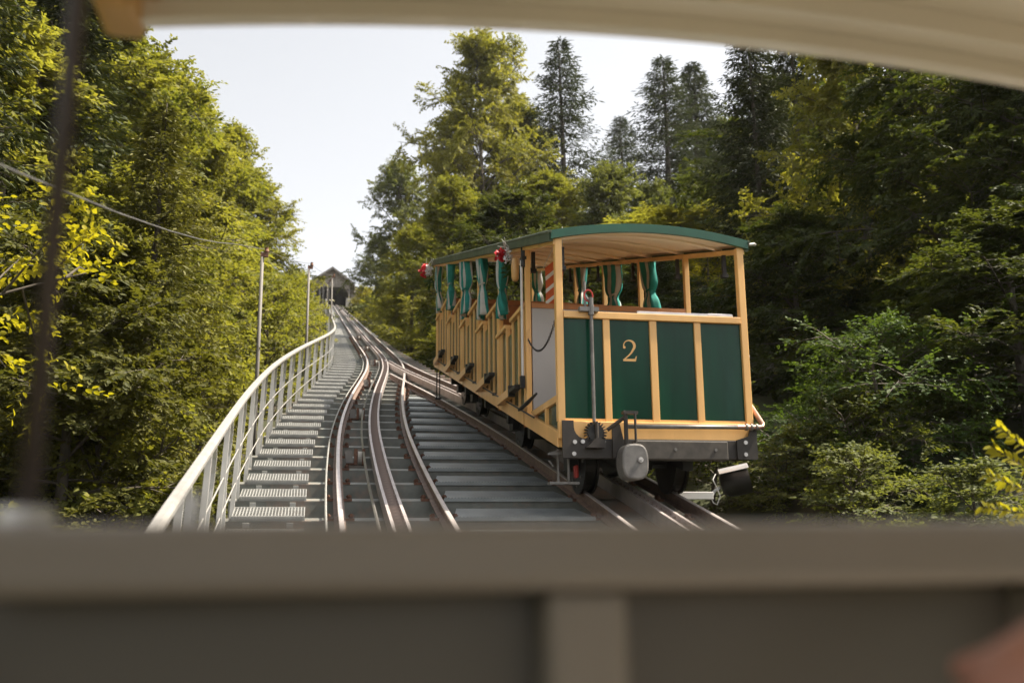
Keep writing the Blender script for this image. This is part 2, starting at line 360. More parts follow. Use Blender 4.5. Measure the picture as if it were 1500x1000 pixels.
LM = tag(empty('funicular_track', (0,0,0)), 'straight single track climbing to the wooden shed', 'track')
rail(LM, lambda s: c1(s)-.5, 31.02, 139); rail(LM, lambda s: c1(s)+.5, 31.02, 139); rack(LM, c1, 30.52, 139, False)
clips(LM, lambda s: c1(s)-.5, 31.5, 46)
# guide strip beside the inner rail, haulage cable and its rollers
m = MB(); xs = srange(-4, 33, .6); m.tube([(c1(x)-.63 if x < 24 else c1(x)-.63+.02*(x-24)/9, x, S*x-.07) for x in xs], .012, 6)
tag(m.build('signal_cable', M['galv_l'], rz=AZ), 'thin pale cable running along the outer side of the curved rail', 'cable')
m = MB(); m.tube([(c1(x)-.2+.001*x, x, S*x+.03) for x in srange(-4, 139, .8)], .016, 6)
tag(m.build('haulage_cable', M['cable'], rz=AZ), 'steel haulage cable lying between the rail and the rack', 'cable')
for i, s in enumerate((12.7, 17.0, 22.6, 29.0, 36.0, 44.0)):
    e = tag(empty('cable_roller', W(s, c1(s)-.2)), 'grooved roller on a bracket carrying the haulage cable', 'roller', 'cable rollers between the rails')
    MB().box(-.10,-.06,-.05,.05,-.14,.06).box(-.0,.035,-.05,.05,-.14,.06).box(-.2,-.10,-.03,.03,-.14,-.11).build('bracket', M['rust'], e)
    b = MB(); b.disc((-.03,0,-.055), (1,0,0), .09, .05, 18); b.build('sheave', M['stone'], e)
    MB().hexa([(-.20,-.05,-.12),(-.11,-.05,-.12),(-.11,.05,-.10),(-.20,.05,-.10),(-.22,-.03,.03),(-.13,-.03,.05),(-.13,.03,.05),(-.22,.03,.03)]).build('guide_block', M['pole'], e)

# ------------------------------------------------------------------ railing along the walkway
rl = tag(empty('railing', (0,0,0)), 'pale metal railing with hooped posts along the grated walkway', 'railing')
HR = 0.93
xs = srange(2.2, 128, 0.8); m = MB()
def hr_t(s): return rail_line(s)+0.06
n0 = len(xs)
prof = [(-.033,HR-.028),(.033,HR-.028),(.036,HR+.002),(.02,HR+.026),(-.02,HR+.026),(-.036,HR+.002)]
sweep(m, hr_t, 2.2, 128, prof, .8); m.build('handrail', M['rail_white'], rl)
for hh in (.42, .08):
    m = MB(); m.tube([(rail_line(x)+.02+.04*hh, x, S*x+hh) for x in srange(2.2, 128, .8)], .007, 6); m.build('guard_rod', M['rail_white'], rl)
s = 2.9; pm = hm = None; cnt = 0; far = MB()
while s < 127:
    if s < 62:
        if pm is None:
            b = MB(); b.hexa([(-.022,-.012,-.30),(.022,-.012,-.30),(.022,.012,-.30),(-.022,.012,-.30),(.035,-.012,HR-.02),(.077,-.012,HR-.02),(.077,.012,HR-.02),(.035,.012,HR-.02)])
            o = b.build('post', M['post_white'], rl); pm = o.data
            b = MB(); path = [(0,0,-.30),(0,0,.25),(.02,0,.50),(.03,-.02,.62),(.04,-.07,.73),(.045,-.15,.81),(.05,-.26,.835)]
            for p, q in zip(path[:-1], path[1:]):
                d = Vector((0, q[1]-p[1], q[2]-p[2])).normalized(); nn = Vector((0, d.z, -d.y))*.011
                b.hexa([(p[0]-.019,p[1]-nn.y,p[2]-nn.z),(p[0]+.019,p[1]-nn.y,p[2]-nn.z),(p[0]+.019,p[1]+nn.y,p[2]+nn.z),(p[0]-.019,p[1]+nn.y,p[2]+nn.z),
                        (q[0]-.019,q[1]-nn.y,q[2]-nn.z),(q[0]+.019,q[1]-nn.y,q[2]-nn.z),(q[0]+.019,q[1]+nn.y,q[2]+nn.z),(q[0]-.019,q[1]+nn.y,q[2]+nn.z)])
            oh = b.build('hoop', M['post_white'], rl); hm = oh.data
        else:
            o = bpy.data.objects.new('post', pm); C.objects.link(o); o.parent = rl
            oh = bpy.data.objects.new('hoop', hm); C.objects.link(oh); oh.parent = rl
        o.location = (rail_line(s), s, S*s); oh.location = (rail_line(s+.62), s+.62, S*(s+.62))
    else:
        a = rail_line(s); far.slp(a-.012, a+.05, s-.03, s+.03, -.3, HR)
    s += 1.5
stuff(far.build('posts', M['rail_white'], rl))
rl.rotation_euler = (0,0,AZ)

# ------------------------------------------------------------------ lamp-wire poles and overhead wire
pts = []
low = [W(q, -1.17, 2.54+.0028*(q-5.6)**2) for q in (-6, -3, 0, 2, 4, 6, 8, 10, 12, 14)]   # long sagging span down the line
for s, lab in ((17.0, 'tall slim grey pole with insulator outside the railing, first by the curve'), (25.0, 'slim grey pole outside the railing where the walkway straightens'), (41.0, 'thin grey pole beside the railing in front of the shed'), (60.0, 'farther thin pole by the railing near the shed'), (84.0, 'last thin pole by the railing below the shed')):
    t = rail_line(s) - (0.42 if s < 30 else -0.03)
    pts.append(W(s, t+.03, 2.80))
    if lab is None: continue
    e = tag(empty('wire_pole', W(s, t, -1.2)), lab, 'pole', 'poles along the walkway')
    z0 = ground_h(s, t) - (S*s-1.2) - .3
    MB().tube([(0,0,z0),(0,0,2),(0,0,3.95)], [.036,.033,.029], 10).build('mast', M['pole'], e, smooth=True)
    b = MB(); b.box(-.03,.10,-.03,.03,3.86,3.93); b.tube([(.07,0,3.93),(.07,0,3.96),(.07,0,4.0),(.07,0,4.03)], [.03,.045,.03,.035], 10); b.build('insulator', M['rust'], e)
m = MB(); P = list(low)
for a, b in zip(pts[:-1], pts[1:]):
    L = (b-a).length
    for i in range(10):
        q = i/10; p = a.lerp(b, q); p.z -= 4*0.006*L*q*(1-q); P.append(p)
P.append(pts[-1]); m.tube(P, .0055, 6)
tag(m.build('overhead_wire', M['cable']), 'thin overhead wire strung between the grey poles', 'wire')

# ------------------------------------------------------------------ floodlights at the deck's right edge
def floodlight(s, t, h, lab, sc_=1.0):
    e = tag(empty('floodlight', W(s, t, h)), lab, 'lamp', 'floodlights beside the track'); e.scale = (sc_,)*3
    MB().box(-.62,-.16,-.05,.05,-.16,-.07).box(-.62,-.60,-.06,.06,-.30,-.07).build('arm', M['white'], e, bevel=.006)
    hd = MB(); n = 14; prof = [(.0,.10),(.06,.155),(.16,.17),(.34,.17)]
    # hood: open drum tipped downwards, facing down the track
    rings = []
    for y, r in prof: rings.append([(r*1.05*math.cos(2*math.pi*j/n), -y, r*math.sin(2*math.pi*j/n)) for j in range(n)])
    vs_ = [p for rg in rings for p in rg]; fs_ = [(i*n+j, i*n+(j+1) % n, (i+1)*n+(j+1) % n, (i+1)*n+j) for i in range(3) for j in range(n)] + [tuple(range(n-1, -1, -1))]
    hd.add(vs_, fs_); ho = hd.build('hood', M['black'], e, smooth=True); ho.rotation_euler = (R(-12), R(10), R(68)); ho.location = (0.02, .12, .02)
    ln = MB().disc((0,-.26,0), (0,1,0), .16, .01, 16).build('lens', M['black'], ho)
    tp = MB(); 
    for i in range(8):
        a0, a1 = R(150-i*15), R(150-(i+1)*15); r_ = .19
        tp.hexa([(r_*math.cos(a0),-.36,r_*math.sin(a0)),(r_*math.cos(a1),-.36,r_*math.sin(a1)),(r_*math.cos(a1),.0,r_*math.sin(a1)),(r_*math.cos(a0),.0,r_*math.sin(a0)),
                 ((r_+.008)*math.cos(a0),-.36,(r_+.008)*math.sin(a0)),((r_+.008)*math.cos(a1),-.36,(r_+.008)*math.sin(a1)),((r_+.008)*math.cos(a1),0,(r_+.008)*math.sin(a1)),((r_+.008)*math.cos(a0),0,(r_+.008)*math.sin(a0))])
    tp.hexa([(.145,-.36,.12),(.30,-.36,.02),(.30,0,.02),(.145,0,.12),(.15,-.36,.13),(.305,-.36,.03),(.305,0,.03),(.15,0,.13)])
    tp.build('cover', M['bright'], ho)
    b = MB(); b.tube([(-.2,0,-.1),(-.14,.01,-.2),(-.10,.0,-.22),(-.06,-.01,-.12),(-.10,0,0),(-.13,.02,.08),(-.08,.05,.15)], .008, 6); b.tube([(-.17,.0,-.12),(-.1,.05,-.05),(0,.1,0)], .02, 6); b.build('lead', M['white'], e)
    return e
floodlight(10.5, 4.53, .05, 'black floodlight on a white arm beside the near wheels of the car', .92)
floodlight(46, 4.0, .45, 'small dark floodlight at the deck edge among bushes', .9)
floodlight(80, 3.9, .45, 'tiny far floodlight at the deck edge below the shed', .9)

# ------------------------------------------------------------------ the shed at the top of the line
sh = tag(empty('station_shed', W(139.2, 2.25, 0)), 'grey weathered wooden shed with gable roof over the top of the track', 'shed'); sh.scale = (1.1, 1.1, 1.1)
hw, dp, ev, ap = 2.3, 9.0, 3.15, 4.95
MB().box(-hw-.1, hw+.1, .3, dp, -1.2, -.06).build('floor', M['stone'], sh)
gb = []
x = -hw
while x < hw-.01:
    x1 = min(hw, x+.2); zt = lambda q: ap-.25-(ap-.25-ev)*abs(q)/(hw)
    lo = 2.45 if -1.55 < (x+x1)/2 < 1.55 else 2.2
    if abs(abs((x+x1)/2)-1.5) < .2: lo = 2.25
    b = MB(); y = rnd.uniform(-.012, .012); b.prism([(x+.006, lo), (x1-.006, lo), (x1-.006, zt(x1)), (x+.006, zt(x))], 'y', .10+y, .13+y); b.build('board', M['old_wood'], sh); x = x1
for xx in (-hw+.1, -hw+.75, -hw+1.2, hw-.1):
    MB().box(xx-.11, xx+.11, .14, .36, -.1, 2.5 if abs(xx) < 1.6 else ev).build('post', M['pole'], sh)
MB().box(-hw, hw, .14, .34, 2.40, 2.62).build('beam', M['old_wood'], sh)
for sg in (-1, 1):
    b = MB(); b.hexa([(sg*(hw-.2),.15,1.7),(sg*(hw-.08),.15,1.7),(sg*(hw-.08),.3,1.7),(sg*(hw-.2),.3,1.7),(sg*(hw-.75),.15,2.4),(sg*(hw-.6),.15,2.4),(sg*(hw-.6),.3,2.4),(sg*(hw-.75),.3,2.4)]); b.build('brace', M['old_wood'], sh)
for sg in (-1, 1):
    b = MB(); ex = hw+.62; e0 = ev-.42
    b.prism([(0, ap-.12), (sg*ex, e0), (sg*ex, e0+.13), (0, ap+.02)] if sg > 0 else [(0, ap+.02), (sg*ex, e0+.13), (sg*ex, e0), (0, ap-.12)], 'y', -.55, dp+.4); ro = b.build('roof', M['shed_roof'], sh)
    b = MB(); b.prism([(0, ap-.34), (sg*ex, e0-.2), (sg*ex, e0+.10), (0, ap-.02)], 'y', -.62, -.555); b.build('bargeboard', M['pole'], ro)
    b = MB(); b.box(sg*hw-.05, sg*hw+.05, .4, dp-.11, (1.0 if sg < 0 else -.1), ev); b.build('side_wall', M['shade_wood'], sh)
MB().prism([(-hw,-.1),(hw,-.1),(hw,ev),(0,ap-.2),(-hw,ev)], 'y', dp-.1, dp).build('back_wall', M['shade_wood'], sh)
lm = bpy.data.materials.new('lit_lamp'); lm.use_nodes = True; lb = lm.node_tree.nodes['Principled BSDF']; lb.inputs['Emission Color'].default_value = (1, .85, .45, 1); lb.inputs['Emission Strength'].default_value = 0.7
MB().tube([(0,4.0,1.7),(0,4.0,3.0)], .012, 5).build('lamp_cord', M['black'], sh)
MB().tube([(-.25,4.0,1.62),(.3,4.0,1.66)], .035, 8).tube([(.3,4.0,1.66),(.42,4.0,1.5)], .025, 8).build('lit_lamp', lm, sh)
MB().box(hw-.5, hw+.25, -.6, .1, -.6, .75).build('platform_wall', M['stone'], sh, bevel=.03)
MB().box(-hw-.4, -hw+.15, -.5, .3, -.4, 1.5).build('cabinet', M['steel'], sh, bevel=.02)
an = tag(empty('annex_building', W(143.5, 6.6, 0)), 'low grey outbuilding beside the gabled shed', 'building')
MB().box(-1.5,1.5,0,4,-.8,1.9).build('wall', M['old_wood'], an)
b = MB(); b.prism([(-1.8,1.9),(1.8,1.7),(1.8,1.85),(0,2.7),(-1.8,2.1)], 'y', -.4, 4.4); b.build('roof', M['shed_roof'], an)

# ------------------------------------------------------------------ car 2
def serif_two(mb, x, z, hgt, y0, y1):
    k = hgt/0.21; path = []
    def add(px, pz, wd): path.append((px, pz, wd))
    for a, wd in zip(range(200, -41, -20), (.013,.009,.008,.008,.009,.011,.014,.019,.023,.025,.025,.023,.021)):
        add(.066+.054*math.cos(R(a)), .150+.052*math.sin(R(a)), wd)
    add(.088,.085,.017); add(.060,.055,.013); add(.030,.030,.011); add(.012,.014,.010)
    L = []; Rr = []
    for i, (px, pz, wd) in enumerate(path):
        a, b = path[max(0,i-1)], path[min(len(path)-1,i+1)]; d = Vector((b[0]-a[0], b[1]-a[1])).normalized(); nn = Vector((-d.y, d.x))
        L.append((px+nn.x*wd/2, pz+nn.y*wd/2)); Rr.append((px-nn.x*wd/2, pz-nn.y*wd/2))
    T = lambda p: (x+p[0]*k, z+p[1]*k)
    for i in range(len(path)-1): mb.prism([T(L[i]), T(L[i+1]), T(Rr[i+1]), T(Rr[i])], 'y', y0, y1)
    mb.prism([T((0.004,0)), T((.128,0)), T((.140,.050)), T((.131,.050)), T((.118,.024)), T((.004,.020))], 'y', y0-.0005, y1)
    n = 12; mb.prism([T((.018+.0125*math.cos(2*math.pi*i/n), .133+.0125*math.sin(2*math.pi*i/n))) for i in range(n)], 'y', y0-.001, y1)

def build_car():
    car = empty('funicular_car', W(9.5, 3.41, 0))
    YB = .0
    # frame
    LEN = 10.1
    for sg in (-1, 1):
        x0, x1 = sorted((sg*.95, sg*1.03)); b = MB(); b.slp(x0, x1, .0, LEN, .62, .775); b.build('sole_beam', M['yellow'], car, bevel=.006)
        b = MB()
        for q in range(1, 7): y = q*1.55; b.slp(x0-.004, x1+.004, y-.006, y+.006, .60, .778)
        b.build('joint_strap', M['yellow_dark'], car)
    MB().box(-1.03, 1.03, -.06, -.003, .70, .875).build('front_sill', M['yellow'], car, bevel=.008)
    MB().slp(-.93, .93, .02, LEN-.05, .64, .70).build('underframe', M['black'], car)
    b = MB()
    for x in (-.36, .30): b.slp(x, x+.10, .1, LEN-.3, .38, .638)
    for y in (1.9, 3.2, 4.9, 6.8, 8.5): b.slp(-.9, .9, y-.06, y+.06, .42, .637)
    b.build('chassis', M['black'], car)
    # buffer beam with brackets
    MB().box(-.96, .95, -.10, .0, .505, .698).build('buffer_beam', M['iron'], car, bevel=.006)
    def bracket(x0, flip):
        pts_ = [(x0, .506), (x0, .872), (x0+.115, .872)] + [(x0+.115+.12*(1-math.cos(R(a))), .872-.06-.12*math.sin(R(a))) for a in range(0, 91, 18)] + [(x0+.30, .692), (x0+.30, .506)]
        if flip: pts_ = [(2*x0-p[0], p[1]) for p in pts_][::-1]
        return MB().prism(pts_, 'y', -.125, -.101)
    bracket(-1.01, False).build('corner_bracket', M['iron'], car)
    MB().prism([(-.505,.508),(-.505,.842),(-.425,.842),(-.395,.70),(-.385,.508)], 'y', -.128, -.102).build('centre_bracket', M['iron'], car)
    MB().prism([(.80,.507),(.80,.70),(.93,.74),(.965,.86),(1.02,.86),(1.02,.507)], 'y', -.126, -.103).build('corner_bracket', M['iron'], car)
    for x, z in ((-.89,.66),(-.81,.665),(-.90,.545),(-.60,.665),(.89,.675),(.885,.555),(-.66,.62)):
        MB().disc((x,-.132,z), (0,1,0), .021, .018, 10).build('bolt', M['bright'], car)
    MB().box(-.30, .655, -.24, -.104, .485, .672).build('buffer_block', M['block'], car, bevel=.012)
    for x in (.10, .52): MB().disc((x,-.243,.585), (0,1,0), .016, .012, 8).build('bolt', M['steel'], car)
    # weight housing (rounded drum box)
    n = 24; pts_ = []
    for i in range(n):
        a = 2*math.pi*i/n; ca, sa = math.cos(a), math.sin(a); e_ = .62
        pts_.append((-.345+.135*math.copysign(abs(ca)**e_, ca), .455+.175*math.copysign(abs(sa)**.8, sa)))
    MB().prism(pts_, 'y', -.34, -.13).build('weight_housing', M['steel'], car, bevel=.02)
    MB().disc((-.30,-.35,.47), (0,1,0), .026, .03, 8).disc((-.30,-.37,.47), (0,1,0), .012, .03, 6).build('housing_bolt', M['bright'], car)
    b = MB(); b.tube([(-.40,-.24,.62),(-.40,-.24,.92),(-.40,-.2,.95)], .022, 8); b.tube([(-.31,-.26,.63),(-.31,-.26,.93)], .013, 8); b.box(-.43,-.28,-.27,-.2,.925,.955); b.tube([(-.56,-.14,.78),(-.40,-.22,.90)], .02, 8); b.build('housing_bracket', M['iron'], car)
    b = MB(); b.tube([(-.38,-.15,.815),(.3,-.15,.822),(1.02,-.15,.83)], .022, 10)
    pp = b.build('air_pipe', M['steel'], car, smooth=True)
    b = MB(); b.tube([(.80,-.151,.828),(1.03,-.151,.83),(1.075,-.15,.835),(1.085,-.13,.87),(1.07,.1,1.10),(1.04,.25,1.35)], .025, 10); b.build('elbow', M['pipe_sunlit'], pp)
    b = MB(); 
    for x in (.90, .955, 1.01): b.disc((x,-.15,.829), (1,0,0), .036, .022, 12)
    b.build('pipe_clamp', M['steel'], pp)
    b = MB(); b.tube([(1.05,.2,1.28),(1.10,.15,1.45),(1.09,.1,1.62),(1.04,.05,1.70)], .010, 6); b.build('hose', M['white'], car)
    # front wall
    st = [(-1.03,-.955), (-.54,-.47), (-.045,.03), (.44,.51), (.955,1.03)]
    for i in range(4):
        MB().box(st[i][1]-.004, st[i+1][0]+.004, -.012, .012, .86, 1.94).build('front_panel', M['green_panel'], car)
    for i in (1, 2, 3): MB().box(st[i][0], st[i][1], -.04, .045, .876, 1.925).build('stile', M['yellow'], car, bevel=.005)
    MB().box(-.954, .954, -.055, .06, 1.926, 1.995).build('top_rail', M['yellow'], car, bevel=.006)
    MB().box(-.954, .954, -.032, -.0125, .8755, .905).build('panel_bead', M['yellow'], car)
    for sg in (-1, 1):
        x0, x1 = sorted((sg*.956, sg*1.03)); MB().box(x0, x1, -.05, .03, .876, 2.76).build('corner_post', M['yellow'], car, bevel=.006)
    MB().box(-.17, .88, -.03, .03, 1.997, 2.026).box(.60,.87,-.033,.02,2.0,2.03).build('ledge_strip', M['bright'], car, bevel=.004)
    two = MB(); serif_two(two, -.335, 1.50, .225, -.019, -.0125); tw = two.build('numeral_two', M['yellow'], car)
    tw['label'] = 'cream yellow serif numeral 2'
    # hand brake column
    b = MB(); b.tube([(-.675,-.085,.86),(-.675,-.085,2.04)], .018, 10); b.disc((-.675,-.085,2.0), (0,0,1), .032, .10, 10); b.disc((-.675,-.085,2.09), (0,0,1), .026, .08, 10); bc = b.build('brake_column', M['steel'], car, smooth=False)
    b = MB(); b.box(-.80,-.60,-.11,-.04,1.985,2.03); b.tube([(-.735,-.075,2.02),(-.735,-.075,2.30)], .015, 8); b.tube([(-.70,-.09,2.10),(-.735,-.075,2.16)], .012, 8); b.build('brake_crank', M['steel'], bc)
    b = MB(); n = 12; b.tube([(-.70+.045*math.cos(2*math.pi*i/n), -.085, 2.15+.06*math.sin(2*math.pi*i/n)) for i in range(n+1)], .009, 6); b.build('red_ring', M['red'], bc)
    g = MB(); n = 22
    g.disc((-.675,-.115,.755), (0,1,0), .082, .05, 24)
    for i in range(n):
        a = 2*math.pi*i/n; d = Vector((math.cos(a), 0, math.sin(a))); q = Vector((-math.sin(a), 0, math.cos(a))); c = Vector((-.675,-.115,.755))
        p = [c+d*.075-q*.007, c+d*.075+q*.007, c+d*.112+q*.004, c+d*.112-q*.004]
        g.hexa([tuple(v+Vector((0,-.03,0))) for v in p] + [tuple(v+Vector((0,.03,0))) for v in p])
    g.build('bevel_gear', M['black'], car)
    b = MB(); b.prism([(-.79,.60),(-.60,.60),(-.60,.68),(-.68,.70)], 'y', -.20, -.127); b.tube([(-.675,-.17,.66),(-.675,-.17,.85)], .02, 8); b.build('gear_bracket', M['iron'], car)
    # left platform side: level floor edge with small panels, lever, chain
    ZP = 1.15
    for sg in (-1, 1):
        x0, x1 = sorted((sg*.955, sg*1.022))
        MB().hexa([(x0,.035,ZP-.07),(x1,.035,ZP-.07),(x1,1.06,ZP-.07),(x0,1.06,ZP-.07),(x0,.035,ZP),(x1,.035,ZP),(x1,1.25,ZP),(x0,1.25,ZP)]).build('platform_edge', M['yellow'], car, bevel=.004)
        MB().hexa([(x0,.50,S*.5+.776),(x1,.50,S*.5+.776),(x1,.56,S*.56+.776),(x0,.56,S*.56+.776),(x0,.50,ZP-.071),(x1,.50,ZP-.071),(x1,.56,ZP-.071),(x0,.56,ZP-.071)]).build('stile', M['yellow'], car)
        xm = sg*.985
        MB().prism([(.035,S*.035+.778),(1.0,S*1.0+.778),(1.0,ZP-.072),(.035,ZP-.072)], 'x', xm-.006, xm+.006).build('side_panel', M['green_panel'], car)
    MB().box(-.95,.95,.03,1.45,ZP-.05,ZP-.005).build('platform_floor', M['old_wood'], car)
    b = MB(); b.tube([(-1.06,1.62,1.235),(-1.07,1.2,1.24),(-1.07,.72,1.27)], [.02,.024,.012], 8); b.build('step_lever', M['black'], car)
    b = MB(); b.tube([(-1.062,x,S*x+.795) for x in srange(.9, 10.0, 1.3)], .011, 6)
    for x in srange(1.65, 9.9, 1.65): b.box(-1.075,-1.028,x-.03,x+.03,S*x+.775,S*x+.806)
    b.build('footboard_rod', M['iron'], car)
    # chain across the entrance
    ch = MB(); A = Vector((-1.0,1.42,2.02)); B = Vector((-1.0,.06,1.97)); n = 46
    for i in range(n):
        q = (i+.5)/n; p = A.lerp(B, q); p.z -= 4*.24*q*(1-q); q2 = min(1, q+.02); p2 = A.lerp(B, q2); p2.z -= 4*.24*q2*(1-q2); d = (p2-p).normalized()
        side = Vector((1,0,0)) if i % 2 else d.cross(Vector((1,0,0)))
        ch.tube([p + d*.021*math.cos(R(a)) + side*.011*math.sin(R(a)) for a in range(0, 361, 60)], .0045, 4, False)
    ch.build('entrance_chain', M['iron'], car)
    # side posts and bays
    up = [1.48, 3.16, 4.84, 6.52, 8.20, 9.88]
    RT = 2.745
    for sg in (-1, 1):
        x0, x1 = sorted((sg*.955, sg*1.015))
        for u in up: MB().hexa([(x0,u-.035,.776+S*(u-.035)),(x1,u-.035,.776+S*(u-.035)),(x1,u+.035,.776+S*(u+.035)),(x0,u+.035,.776+S*(u+.035)),(x0,u-.035,RT+S*u),(x1,u-.035,RT+S*u),(x1,u+.035,RT+S*u),(x0,u+.035,RT+S*u)]).build('side_post', M['yellow'], car, bevel=.005)
    for kk in range(5):
        u0, u1 = up[kk], up[kk+1]; F = 1.54 + .4536*kk; Cz = F + .93
        MB().box(-.94, .94, u0+.0, u1-.04, F-.05, F).build('floor', M['old_wood'], car)
        pz = [M['grey_sheet']] if kk == 0 else [M['yellow_dark']]
        pt = MB().box(-.94, .94, u0-.02, u0+.015, F-.43, Cz-.07).build('partition', pz, car)
        MB().box(-.945, .945, u0-.034, u0+.034, Cz-.069, Cz-.012).build('partition_rail', M['yellow_dark'], pt)
        MB().box(-.93, .93, u1-.50, u1-.06, F+.38, F+.42).build('bench', M['yellow_dark'], car, bevel=.006)
        MB().box(-.93, .93, u0+.03, u0+.45, F+.38, F+.42).build('bench', M['yellow_dark'], car, bevel=.006)
        for sg in (-1, 1):
            x0, x1 = sorted((sg*.945, sg*1.028))
            MB().box(x0-.008, x1+.008, u0+.036, u0+.86, Cz-.045, Cz+.005).build('arm_rail', M['yellow'], car, bevel=.008)
            MB().box(x0-.008, x1+.008, u0+1.17, u1+.13 if kk < 4 else u1-.036, Cz-.047, Cz+.003).build('arm_rail', M['yellow'], car, bevel=.008)
            y0, y1 = sorted((sg*.96, sg*1.012)); sv = [.12, .44, .80, 1.19, 1.54]
            for d in sv:
                u = u0+d; ztop = Cz-.048 if (d < .86 or d > 1.17) else Cz-.05
                MB().hexa([(y0,u-.026,.776+S*(u-.026)),(y1,u-.026,.776+S*(u-.026)),(y1,u+.026,.776+S*(u+.026)),(y0,u+.026,.776+S*(u+.026)),(y0,u-.026,ztop),(y1,u-.026,ztop),(y1,u+.026,ztop),(y0,u+.026,ztop)]).build('stile', M['yellow'], car, bevel=.004)
            ed = [.035] + sv + [1.645]; xm = sg*.982
            for a, b_ in zip(ed[:-1], ed[1:]):
                if b_-a < .12 and a < .05: continue
                ua, ub = u0+a+.02, u0+b_-.02; top = Cz-.06 if not (.82 < (a+b_)/2 < 1.17) else Cz-.16
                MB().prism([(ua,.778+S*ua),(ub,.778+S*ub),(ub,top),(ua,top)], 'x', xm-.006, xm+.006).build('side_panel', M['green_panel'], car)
            z0, z1 = sorted((sg*1.03, sg*1.11))
            MB().box(z0, z1, u0+.62, u0+1.36, F-.085, F+.015).build('step_board', M['yellow'], car, bevel=.006)
            MB().box(z0, z1-.01 if sg > 0 else z1, u0+.20, u0+.617, F-.055, F-.005).box(z0, z1, u0+.56, u0+.61, F-.09, F+.045).build('step_bracket', M['black'], car, bevel=.005)
    # roof
    def arch(v): return 2.825 + .118*(1-(v/1.06)**2)
    nv = 20; VV = [-1.075 + 2.15*i/nv for i in range(nv+1)]
    b = MB(); y0, y1 = -.05, 10.15
    for i in range(nv):
        a, c = VV[i], VV[i+1]
        b.hexa([(a,y0,arch(a)-.02+S*y0),(c,y0,arch(c)-.02+S*y0),(c,y1,arch(c)-.02+S*y1),(a,y1,arch(a)-.02+S*y1),(a,y0,arch(a)+S*y0),(c,y0,arch(c)+S*y0),(c,y1,arch(c)+S*y1),(a,y1,arch(a)+S*y1)])
    roof = b.build('roof', M['roof_top'], car)
    b = MB()
    for i in range(nv):
        a, c = VV[i]*.985, VV[i+1]*.985; y0_, y1_ = -.045, 10.14
        b.hexa([(a,y0_,arch(a)-.042+S*y0_),(c,y0_,arch(c)-.042+S*y0_),(c,y1_,arch(c)-.042+S*y1_),(a,y1_,arch(a)-.042+S*y1_),(a,y0_,arch(a)-.0205+S*y0_),(c,y0_,arch(c)-.0205+S*y0_),(c,y1_,arch(c)-.0205+S*y1_),(a,y1_,arch(a)-.0205+S*y1_)])
    b.build('lining', M['cream'], roof)
    for y in srange(.55, 9.75, 1.15):
        b = MB()
        for i in range(nv):
            a, c = VV[i]*.975, VV[i+1]*.975
            b.hexa([(a,y-.025,arch(a)-.075+S*y),(c,y-.025,arch(c)-.075+S*y),(c,y+.025,arch(c)-.075+S*y),(a,y+.025,arch(a)-.075+S*y),(a,y-.025,arch(a)-.0425+S*y),(c,y-.025,arch(c)-.0425+S*y),(c,y+.025,arch(c)-.0425+S*y),(a,y+.025,arch(a)-.0425+S*y)])
        b.build('roof_rib', M['cream'], roof)
    for y0_, y1_ in ((-.085, -.051), (10.151, 10.18)):
        b = MB()
        for i in range(nv):
            a, c = VV[i], VV[i+1]
            b.hexa([(a,y0_,arch(a)-.082),(c,y0_,arch(c)-.082),(c,y1_,arch(c)-.082),(a,y1_,arch(a)-.082),(a,y0_,arch(a)+.008),(c,y0_,arch(c)+.008),(c,y1_,arch(c)+.008),(a,y1_,arch(a)+.008)])
        if y0_ > 5: b.v = [(x, y, z+S*10.16) for x, y, z in b.v]
        b.build('end_fascia', M['green_fascia'], roof)
    for sg in (-1, 1):
        x0, x1 = sorted((sg*1.05, sg*1.09)); b = MB(); b.slp(x0, x1, -.05, 10.15, 2.735, 2.832); b.build('side_fascia', M['side_fascia'], roof)
        b = MB(); b.tube([(sg*1.085,y,S*y+2.838) for y in (-.1,5,10.17)], .016, 8); b.build('gutter_bead', M['roof_top'], roof)
        x0, x1 = sorted((sg*.96, sg*1.045)); b = MB(); b.slp(x0, x1, -.04, 10.1, 2.70, 2.75); b.build('cant_rail', M['yellow'], roof)
        for u in up[:-1]+[.12]:
            b = MB(); b.box(sg*.90-.02, sg*.90+.02, u+.03, u+.07, 2.45+S*u, 2.70+S*u); b.box(sg*.90-.035, sg*.90+.035, u+.02, u+.08, 2.45+S*u, 2.49+S*u); b.build('roof_bracket', M['black'], roof)
    MB().tube([(1.09,-.07,2.79),(1.15,-.07,2.80),(1.17,-.05,2.80)], .018, 8).build('drain_spout', M['bright'], roof)
    # light handrail pole beside the entrance, dark sleeve
    MB().tube([(-1.05,1.50,1.50),(-1.05,1.50,2.98)], .016, 8).build('grab_pole', M['white'], car)
    b = MB(); b.box(-1.06,-1.0,1.44,1.56,2.98,3.02); b.tube([(-1.03,1.48,2.90),(-1.03,1.48,3.14)], .03, 8); b.build('grab_sleeve', M['black'], car); MB().box(-1.08,-1.03,1.47,1.53,1.46,1.60).build('grab_foot', M['black'], car)
    b = MB(); b.tube([(-1.06,1.82,2.82),(-1.06,1.82,2.86),(-1.06,1.82,3.00),(-1.06,1.82,3.1)], [.03,.045,.05,.035], 12); b.build('hanging_tube', M['amber'], car, smooth=True)
    # curtains
    cur = {}
